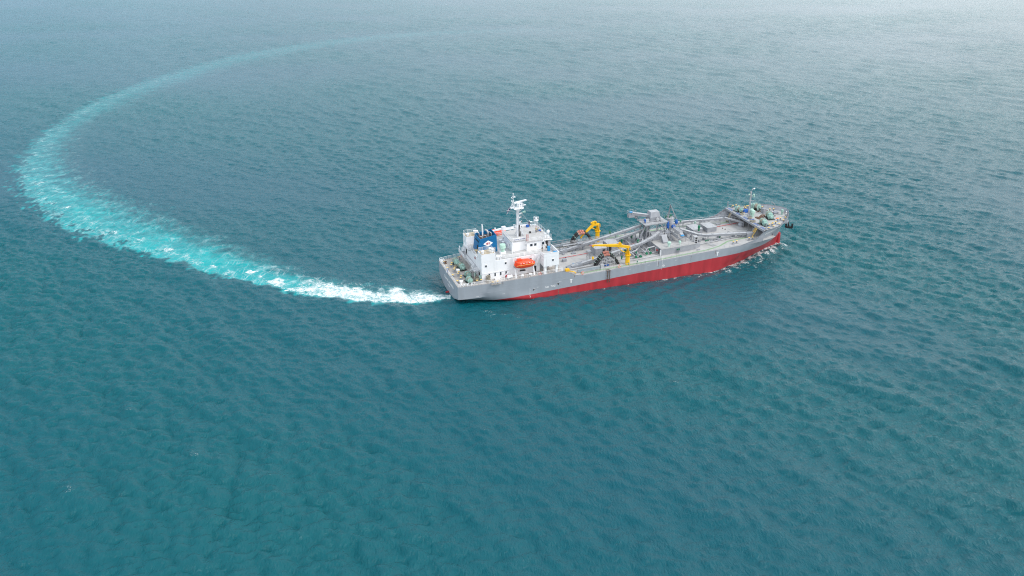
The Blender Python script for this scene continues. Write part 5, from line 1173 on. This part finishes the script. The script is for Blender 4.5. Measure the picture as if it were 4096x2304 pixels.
person('person in navy with a white helmet by the windlasses on the forecastle', (106.2, -1.0, 6.8), 2.4, 'cloth_n', 'cloth_n', 'crouch', 'helmet')

# ------------------------------------------------------------------ sea surface: real wave geometry, foam and wake
rng = np.random.default_rng(11)
def tile(L, N, lmin, lmax, wind, spread, slope, seed, peak=None):
    r_ = np.random.default_rng(seed)
    k1 = 2*np.pi*np.fft.fftfreq(N, L/N); kx, ky = np.meshgrid(k1, k1, indexing='ij'); k = np.hypot(kx, ky); k[0, 0] = 1
    lam = 2*np.pi/k; band = np.exp(-(np.log(lam/math.sqrt(lmin*lmax))/(.5*math.log(lmax/lmin)))**4)
    ang = np.arctan2(ky, kx)-wind
    sp = np.abs(np.cos(ang))**spread+.12
    A = (r_.normal(size=(N, N))+1j*r_.normal(size=(N, N)))*band*sp*k**-1.9; A[0, 0] = 0
    h = np.real(np.fft.ifft2(A)); gx = np.real(np.fft.ifft2(1j*kx*A)); gy = np.real(np.fft.ifft2(1j*ky*A))
    q = slope/math.sqrt((gx**2+gy**2).mean()); A = A*q
    H = np.real(np.fft.ifft2(A)); DX = np.real(np.fft.ifft2(-1j*kx/k*A)); DY = np.real(np.fft.ifft2(-1j*ky/k*A))
    return dict(L=L, N=N, h=H, dx=DX, dy=DY)
def samp(T, x, y, rot=0):
    c_, s_ = math.cos(rot), math.sin(rot); u = (c_*x+s_*y)/T['L']*T['N']; v = (-s_*x+c_*y)/T['L']*T['N']
    iu = np.floor(u).astype(int); iv = np.floor(v).astype(int); fu = u-iu; fv = v-iv; N = T['N']
    i0, i1, j0, j1 = iu % N, (iu+1) % N, iv % N, (iv+1) % N
    o = []
    for key in ('h', 'dx', 'dy'):
        a_ = T[key]; o.append(a_[i0, j0]*(1-fu)*(1-fv)+a_[i1, j0]*fu*(1-fv)+a_[i0, j1]*(1-fu)*fv+a_[i1, j1]*fu*fv)
    return o[0], c_*o[1]-s_*o[2], s_*o[1]+c_*o[2]
def sstep(a_, b_, x): t = np.clip((x-a_)/(b_-a_), 0, 1); return t*t*(3-2*t)
# grid: fine where the ship is, coarser outward
def axis(fine0, fine1, d0, lo, hi, g):
    a_ = list(np.arange(fine0, fine1, d0)); d = d0; x = a_[-1]
    while x < hi: d *= g; x += d; a_.append(x)
    d = d0; x = a_[0]; b_ = []
    while x > lo: d *= g; x -= d; b_.append(x)
    return np.array(b_[::-1]+a_)
GX_ = axis(-170, 150, .42, -900, 900, 1.012)
GY_ = axis(95, 330, .40, 40, 1500, 1.0065)
X, Y = np.meshgrid(GX_, GY_, indexing='ij'); nx_, ny_ = X.shape
spc = np.maximum(np.gradient(GX_)[:, None]*np.ones_like(Y), np.gradient(GY_)[None, :]*np.ones_like(X))
X0, Y0 = X.ravel(), Y.ravel(); SP = spc.ravel()
WIND = R(54)
T1 = tile(128, 512, 1.3, 3.2, WIND, 1.2, .16, 1); T2 = tile(190, 512, 3.0, 7.5, WIND, 3.4, .120, 2); T3 = tile(310, 512, 8, 24, WIND-.2, 3.4, .055, 3)
T4 = tile(173, 512, 2.4, 6.0, WIND+.9, 2.0, .05, 4)
Z = np.zeros_like(X0); DXs = np.zeros_like(X0); DYs = np.zeros_like(X0)
gust = samp(tile(900, 256, 60, 300, WIND, 1.0, 1, 9), X0, Y0, .3)[0]; gust = gust/gust.std()
amp = np.clip(1+.22*gust, .5, 1.5)*np.interp(Y0, [100, 230, 330, 500, 1000], [1.40, 1.15, .92, .68, .6])
# ship frame coordinates of the sea plane
Si = S.inverted(); c_, s_ = math.cos(.348), math.sin(.348)
SX = c_*(X0+17.84)+s_*(Y0-219.6); SY = -s_*(X0+17.84)+c_*(Y0-219.6)
# wake band in the water, oldest last: outer edge and inner edge in metres on the sea plane
WK = [((-16.6, 214.8), (-17.3, 218.6)), ((-25.9, 211.6), (-28.1, 222.2)), ((-36.8, 211.9), (-39.9, 225.1)), ((-48.2, 214.5), (-51.6, 229.5)), ((-60.0, 218.0), (-61.6, 235.0)), ((-73.0, 224.8), (-73.7, 245.3)), ((-86.5, 231.3), (-85.8, 255.0)), ((-101.7, 240.7), (-97.6, 266.2)), ((-117.6, 250.1), (-112.0, 279.1)), ((-134.9, 260.9), (-128.7, 295.8)), ((-151.2, 273.3), (-145.6, 312.3)), ((-169.6, 292.1), (-163.7, 332.8)), ((-192.4, 321.7), (-178.8, 353.9)), ((-212.0, 357.1), (-193.8, 378.9)), ((-226.0, 398.5), (-205.3, 408.2)), ((-234.2, 440.8), (-212.3, 441.8)), ((-239.6, 491.0), (-208.6, 476.4)), ((-238.6, 538.7), (-206.4, 518.9)), ((-232.3, 589.3), (-194.8, 557.1)), ((-220.0, 643.8), (-188.3, 607.6)), ((-199.1, 697.3), (-164.9, 653.5)), ((-165.1, 747.0), (-135.7, 706.3)), ((-121.0, 792.4), (-94.4, 749.5)), ((-69.4, 818.6), (-48.7, 781.3)), ((4.5, 837.1), (18.8, 803.9)), ((79.6, 833.9), (87.8, 803.9))]
OUT = np.array([a_ for a_, b_ in WK]); INN = np.array([b_ for a_, b_ in WK])
MID = (OUT+INN)/2
def densify(P, k=6):
    o = []
    for i in range(len(P)-1):
        p0, p1, p2, p3 = P[max(0, i-1)], P[i], P[i+1], P[min(len(P)-1, i+2)]
        for j in range(k): t = j/k; o.append(.5*((2*p1)+(-p0+p2)*t+(2*p0-5*p1+4*p2-p3)*t*t+(-p0+3*p1-3*p2+p3)*t**3))
    o.append(P[-1]); return np.array(o)
OD, ID = densify(OUT), densify(INN); MD = (OD+ID)/2; SL = np.r_[0, np.cumsum(np.hypot(*np.diff(MD, axis=0).T))]
WS = np.full_like(X0, -1.0); WT = np.zeros_like(X0); best = np.full_like(X0, 1e9); HW = np.zeros_like(X0)
bb = (X0 > OD[:, 0].min()-60) & (X0 < OD[:, 0].max()+80) & (Y0 < OD[:, 1].max()+80); idx = np.where(bb)[0]; xs_, ys_ = X0[idx], Y0[idx]
for i in range(len(MD)-1):
    a_, b_ = MD[i], MD[i+1]; d = b_-a_; l2 = d@d; t = np.clip(((xs_-a_[0])*d[0]+(ys_-a_[1])*d[1])/l2, 0, 1)
    qx, qy = a_[0]+t*d[0], a_[1]+t*d[1]; ox, oy = OD[i, 0]*(1-t)+OD[i+1, 0]*t-qx, OD[i, 1]*(1-t)+OD[i+1, 1]*t-qy; hw = np.hypot(ox, oy)
    dd = np.hypot(xs_-qx, ys_-qy); sel = dd < best[idx]; j = idx[sel]
    best[j] = dd[sel]; WS[j] = (SL[i]+t*(SL[i+1]-SL[i]))[sel]
    nrm = np.array([-d[1], d[0]])/math.sqrt(l2); so = np.sign(ox*nrm[0]+oy*nrm[1]); sg = ((xs_-qx)*nrm[0]+(ys_-qy)*nrm[1])*so
    perp = np.abs(ox*nrm[0]+oy*nrm[1])+.3; WT[j] = (sg/perp)[sel]; HW[j] = perp[sel]
behind = (X0-MD[0, 0])*(MD[1, 0]-MD[0, 0])+(Y0-MD[0, 1])*(MD[1, 1]-MD[0, 1]) < 0
WT = np.where((WS < 0) | (behind & (WS < 1)), 9, WT)          # +1 at the outer edge, -1 at the inner one
age = np.clip(WS/SL[-1], 0, 1)
inw = sstep(-1.5, -.6, WT)*(1-sstep(.92, 1.1, WT))
calm = inw*(1-.6*sstep(.3, .8, age))*.55+ (1-inw)*.0
hx_ = np.linspace(0, 112, 57); hb = np.interp(SX, hx_, [max(hull_y(x, -1.0-.026*x), .1) for x in hx_])
dist = np.abs(SY)-hb
amp = amp*(1-.45*np.exp(-np.clip(dist, 0, None)/12)*(SY < 0)*sstep(-12, 2, SX)*(1-sstep(100, 118, SX)))
inside = sstep(-9, -1.5, WT)*(WT < -1)*(1-sstep(.35, .6, age))*.28
amp = amp*(1-calm)*(1-inside)
for T, rot, lam in ((T1, .0, 1.3), (T1, .7, 1.3), (T2, 0, 3), (T2, -.5, 3), (T3, 0, 8), (T4, 0, 2.4)):
    w = (1-sstep(lam*.35, lam*.8, SP))*amp*(.75 if T is T1 or T is T2 else 1)
    h_, dx_, dy_ = samp(T, X0, Y0, rot); Z += h_*w; DXs += dx_*w*1.0; DYs += dy_*w*1.0
LOD = sstep(.6, 2.2, SP)
crest = Z.copy()
# waves made by the ship: bow wave, trough along the side, diverging crests
hx_ = np.linspace(0, 112, 57); hb = np.interp(SX, hx_, [max(hull_y(x, -1.0-.026*x), .1) for x in hx_])
dist = np.abs(SY)-hb
al = (SX > -2) & (SX < 114)
prof = np.interp(SX, [0, 10, 20, 40, 60, 80, 92, 104, 110, 113], [-.1, -.45, -.7, -.7, -.8, -.75, -.1, .7, .7, 0])
Z += prof*np.exp(-np.clip(dist, 0, None)/4.5)*al
for k in range(5):
    x0_ = 108-k*13; ln = (SX-x0_)+(np.abs(SY)-3)*2.6; Z += .42*(.8**k)*np.exp(-(ln/4.0)**2)*np.exp(-np.clip(np.abs(SY)-14, 0, None)/22)*(np.abs(SY) > 1)*(SX < 112)*np.exp(-np.clip(2-dist, 0, 9))
Z += .25*np.exp(-((WT-.2)/.5)**2)*np.exp(-WS/30)*(WS >= 0)*inw
# foam carried as a surface property
n1 = samp(tile(61, 256, .9, 5, 0, 0, 1, 21), X0, Y0, .4)[0]; n1 /= n1.std()
n2 = samp(tile(83, 256, 3, 14, 0, 0, 1, 22), X0, Y0, .1)[0]; n2 /= n2.std()
near = np.exp(-np.clip(dist, 0, None)/np.interp(SX, [0, 30, 60, 85, 100, 112], [1.5, 2.2, 3.6, 6.0, 6.5, 4.0]))*al*(dist > -2)
hullf = near*np.interp(SX, [0, 14, 30, 60, 80, 95, 108, 112, 113], [.1, .28, .5, .6, .8, 1.1, 1.2, 1.0, 0])
streak = (SY < -10)*np.exp(-((dist-7-5*np.sin(SX*.09))/7)**2)*np.interp(SX, [-2, 6, 25, 60, 95, 112], [0, .5, .5, .42, .3, 0])
portf = np.exp(-((SY-12-(-SX)*.16)/3.0)**2)*np.interp(SX, [-60, -40, -5, 8, 9], [0, .42, .55, .5, 0])*(SY > 5)
cr = crest/crest[SP < .6].std()
caps = sstep(3.3, 4.0, cr+.3*n2)*(SP < 1.5)*(dist > 8)*(inw < .1)
ribs = samp(tile(47, 256, .9, 3.5, 0, 6, 1, 31), X0, Y0, 0.2)[0]; ribs /= ribs.std()
FO = np.clip(hullf*(1+.3*n1), 0, 1)
FO = np.maximum(FO, np.clip(streak*sstep(1.0, 1.9, cr*.8+n1*.5)*1.2, 0, .62)); FO = np.maximum(FO, np.clip(portf, 0, 1)*1.0); FO = np.maximum(FO, caps*.55)
WTj = WT+.12*n2+.07*n1+.10*ribs*sstep(60, 160, WS)
# WS is metres behind the stern; print(SL[-1]) gives the whole length
core = 1-sstep(30, 68, WS)
edge = np.exp(-((WTj-.70)/.22)**2)
wf = inw*np.clip(edge*np.interp(WS, [0, 60, 110, 170, 260, 360, 600, 900], [1, .74, .56, .47, .36, .24, .12, .03])*(1+.35*n2)+core*np.exp(-((WTj-.15)/.75)**4)*1.1
      +np.interp(WS, [0, 60, 90, 250, 330, 500, 800], [.2, .25, .21, .18, .11, .06, .0])*sstep(-1.15, -.4, WTj)*(1-sstep(.9, 1.05, WTj))*(1+.25*n2), 0, 1.4)
WFO = np.where(WT < 5, np.clip(wf, 0, 1.3), 0)
tq = sstep(-1.0+.35*sstep(150, 230, WS), .45, WTj)*(1-sstep(.8, 1.12, WTj))
TQ = np.where(WT < 5, tq*np.interp(WS, [0, 40, 110, 200, 260, 330, 420, 520, 650, 889], [.75, 1, 1, .84, .60, .46, .36, .30, .24, .05]), 0)
TQ = np.clip(TQ, 0, 1)
# inside the hull the surface is kept low
insd = (dist < -1.5) & (SX > 2) & (SX < 108)
Z = np.where(insd, np.minimum(Z, -.3), Z)
VX, VY = X0+DXs, Y0+DYs
co = np.stack([VX, VY, Z], 1).astype(np.float32)
ii = (np.arange(nx_-1)[:, None]*ny_+np.arange(ny_-1)[None, :]).ravel()
quads = np.stack([ii, ii+ny_, ii+ny_+1, ii+1], 1)
wake_face = ((inw[ii] > .35) & (WT[ii] < 5) & (TQ[ii]+WFO[ii] > .12)) | (hullf[ii] > .55)
def grid_obj(name, mask, m_):
    q = quads[mask]; used = np.zeros(len(co), bool); used[q.ravel()] = True; remap = np.cumsum(used)-1
    me = bpy.data.meshes.new(name); cc = co[used]; q = remap[q]
    me.vertices.add(len(cc)); me.vertices.foreach_set('co', cc.ravel()); me.loops.add(q.size); me.loops.foreach_set('vertex_index', q.ravel().astype(np.int32))
    me.polygons.add(len(q)); me.polygons.foreach_set('loop_start', (np.arange(len(q))*4).astype(np.int32)); me.polygons.foreach_set('loop_total', np.full(len(q), 4, np.int32))
    me.update(calc_edges=True)
    for nm, arr in (('foam', FO), ('wfoam', WFO), ('turq', TQ), ('ws', WS), ('wt', WT*HW), ('lod', LOD), ('gust', gust)):
        at = me.attributes.new(nm, 'FLOAT', 'POINT'); at.data.foreach_set('value', arr[used].astype(np.float32))
    # shading normals from the whole sheet so that the two sheets meet without a seam
    me.materials.append(m_); me.polygons.foreach_set('use_smooth', np.ones(len(q), bool))
    G = np.stack([np.gradient(co[:, 2].reshape(nx_, ny_), GX_, axis=0).ravel(), np.gradient(co[:, 2].reshape(nx_, ny_), GY_, axis=1).ravel()], 1)
    nn = np.stack([-G[:, 0], -G[:, 1], np.ones(len(G))], 1)[used]; nn /= np.linalg.norm(nn, axis=1)[:, None]
    me.normals_split_custom_set_from_vertices(nn.tolist())
    o = bpy.data.objects.new(name, me); C.objects.link(o); return o
# water material
wm = bpy.data.materials.new('sea_water'); wm.use_nodes = True
n, l = wm.node_tree.nodes, wm.node_tree.links
P = n["Principled BSDF"]
def att(nm): a_ = n.new("ShaderNodeAttribute"); a_.attribute_name = nm; return a_.outputs["Fac"]
def math_(op, a_, b_=None, c__=None, clamp=False):
    m_ = n.new("ShaderNodeMath"); m_.operation = op; m_.use_clamp = clamp
    for i, v in enumerate((a_, b_, c__)):
        if v is None: continue
        if isinstance(v, (int, float)): m_.inputs[i].default_value = v
        else: l.new(v, m_.inputs[i])
    return m_.outputs[0]
def mr_(v, a_, b_, c__=0, d=1, smooth=False):
    m_ = n.new("ShaderNodeMapRange"); m_.interpolation_type = 'SMOOTHSTEP' if smooth else 'LINEAR'
    for i, q in enumerate((v, a_, b_, c__, d)):
        if isinstance(q, (int, float)): m_.inputs[i].default_value = q
        else: l.new(q, m_.inputs[i])
    return m_.outputs[0]
def noise(vec, sc, det=4, rough=.55, dist_=0, typ=None):
    z = n.new("ShaderNodeTexNoise"); z.inputs["Scale"].default_value = sc; z.inputs["Detail"].default_value = det; z.inputs["Roughness"].default_value = rough; z.inputs["Distortion"].default_value = dist_
    if typ: z.noise_type = typ
    l.new(vec, z.inputs["Vector"]); return z.outputs[0]
def mixc(f_, a_, b_):
    m_ = n.new("ShaderNodeMix"); m_.data_type = 'RGBA'
    if isinstance(f_, (int, float)): m_.inputs[0].default_value = f_
    else: l.new(f_, m_.inputs[0])
    for s_, v in ((6, a_), (7, b_)):
        if isinstance(v, tuple): m_.inputs[s_].default_value = (*v, 1)
        else: l.new(v, m_.inputs[s_])
    return m_.outputs[2]
geo = n.new("ShaderNodeNewGeometry"); pos = geo.outputs["Position"]
def mapped(rot, sc):
    m_ = n.new("ShaderNodeMapping"); m_.inputs["Rotation"].default_value = (0, 0, rot); m_.inputs["Scale"].default_value = sc; l.new(pos, m_.inputs[0]); return m_.outputs[0]
A_ws, A_wt, A_f, A_wf, A_t, A_l, A_g = (att(q) for q in ('ws', 'wt', 'foam', 'wfoam', 'turq', 'lod', 'gust'))
cx_ = n.new("ShaderNodeCombineXYZ"); l.new(math_('ADD', math_('MULTIPLY', A_ws, .27), math_('MULTIPLY', A_wt, .16)), cx_.inputs[0]); l.new(math_('MULTIPLY', A_wt, .075), cx_.inputs[1]); wvec = cx_.outputs[0]
vw = n.new("ShaderNodeVectorMath"); vw.operation = 'ADD'; nzv = n.new("ShaderNodeTexNoise"); nzv.inputs["Scale"].default_value = .12; nzv.inputs["Detail"].default_value = 5; l.new(pos, nzv.inputs["Vector"])
vs_ = n.new("ShaderNodeVectorMath"); vs_.operation = 'SCALE'; vs_.inputs[3].default_value = 1.9; l.new(nzv.outputs["Color"], vs_.inputs[0]); l.new(wvec, vw.inputs[0]); l.new(vs_.outputs[0], vw.inputs[1])
# lace: thin filaments stretched across the wake
def vor(vec, sc, r_=1.0):
    v_ = n.new("ShaderNodeTexVoronoi"); v_.feature = 'DISTANCE_TO_EDGE'; v_.inputs["Scale"].default_value = sc; v_.inputs["Randomness"].default_value = r_; l.new(vec, v_.inputs["Vector"]); return v_.outputs["Distance"]
lace1 = mr_(vor(vw.outputs[0], 1.0), .0, .075, 1, 0); lace2 = mr_(vor(vw.outputs[0], 2.3), .0, .10, 1, 0)
pm = mapped(0, (1, 1, 1)); fine = noise(pm, .9, 8, .72, 1.2); fine2 = noise(pm, .28, 7, .7, .8)
lace = math_('MAXIMUM', lace1, math_('MULTIPLY', lace2, .6))
brk = mr_(fine2, .42, .62, 0, 1)
thr = mr_(A_wf, 0, 1.4, .86, .36)
fm_ = mr_(math_('ADD', math_('MULTIPLY', fine, .72), math_('MULTIPLY', fine2, .38)), thr, math_('ADD', thr, .22), 0, 1, True)
fm_ = math_('MULTIPLY', fm_, mr_(A_wf, .02, .3))
lc = math_('MULTIPLY', math_('MULTIPLY', lace, brk), mr_(A_wf, .06, .42, 0, .5))
thr2 = mr_(A_f, 0, 1, .66, .42)
finer = noise(pm, 3.2, 6, .7, .6)
f2_ = math_('MULTIPLY', mr_(math_('ADD', math_('MULTIPLY', fine, .5), math_('MULTIPLY', finer, .5)), thr2, math_('ADD', thr2, .14), 0, 1, True), mr_(A_f, .05, .3))
foam = math_('MAXIMUM', math_('MAXIMUM', fm_, lc), f2_, clamp=True)
# water body colour
base = mixc(mr_(A_g, -2, 2, 0, 1), (.0004, .077, .107), (.0010, .099, .117))
sm = mr_(noise(pm, .035, 4), .3, .7, 0, 1)
tqc = mixc(sm, (.001, .30, .32), (.004, .42, .42))
tfac = math_('MULTIPLY', A_t, mr_(math_('ADD', math_('MULTIPLY', fine2, .5), math_('MULTIPLY', noise(wvec, 1.6, 5, .6, .5), .5)), .34, .60, mr_(A_ws, 60, 230, .85, .14), 1.0), clamp=True)
col = mixc(tfac, base, tqc); col = mixc(foam, col, (.80, .84, .85))
l.new(col, P.inputs["Base Color"])
P.inputs["IOR"].default_value = 1.333
l.new(mr_(foam, 0, 1, .07, .6), P.inputs["Roughness"])
# ripples below the mesh resolution; larger ones only where the mesh is too coarse to carry them
h1 = noise(mapped(WIND, (1.6, .8, 1)), 1.5, 5, .62); h2 = noise(mapped(WIND+.6, (1.3, .7, 1)), .42, 4, .6); h3 = noise(mapped(WIND-.3, (1.2, .6, 1)), .14, 3, .55)
g_ = mr_(A_g, -2, 2, .8, 1.2); calm_ = mr_(A_t, 0, .8, 1, .55)
hh_ = math_('ADD', math_('MULTIPLY', h1, .33), math_('ADD', math_('MULTIPLY', math_('MULTIPLY', h2, mr_(A_l, 0, 1, .18, .42)), 1.0), math_('MULTIPLY', math_('MULTIPLY', h3, A_l), .62)))
hh_ = math_('MULTIPLY', math_('MULTIPLY', hh_, g_), calm_); hh_ = math_('ADD', hh_, math_('MULTIPLY', foam, .10))
bm_ = n.new("ShaderNodeBump"); bm_.inputs["Strength"].default_value = 1; bm_.inputs["Distance"].default_value = 1.0; l.new(hh_, bm_.inputs["Height"]); l.new(bm_.outputs[0], P.inputs["Normal"])
wo = grid_obj('water', ~wake_face, wm); wo['kind'] = 'structure'
wk = grid_obj('wake_foam', wake_face, wm); wk['kind'] = 'stuff'; wk['label'] = 'turquoise and white foaming wake curving behind the ship'; wk['category'] = 'wake'
# the open sea beyond the detailed sheet, out to the horizon
fx_ = MB(); Rr = 40000; xa, xb, ya, yb = GX_[0]+3, GX_[-1]-3, GY_[0]+2, GY_[-1]-6; zz = -.35
for (p, q, r2, s2) in ((-Rr, Rr, yb, Rr), (-Rr, Rr, -Rr, ya), (-Rr, xa, ya, yb), (xb, Rr, ya, yb)): fx_.add([(p, r2, zz), (q, r2, zz), (q, s2, zz), (p, s2, zz)], [(0, 1, 2, 3)])
me = fx_.mesh('open_water', wm)
for nm, v in (('foam', 0), ('wfoam', 0), ('turq', 0), ('lod', 1), ('gust', 0), ('ws', 0), ('wt', 0)):
    at = me.attributes.new(nm, 'FLOAT', 'POINT'); at.data.foreach_set('value', [float(v)]*len(me.vertices))
o = bpy.data.objects.new('open_water', me); C.objects.link(o); o['kind'] = 'structure'
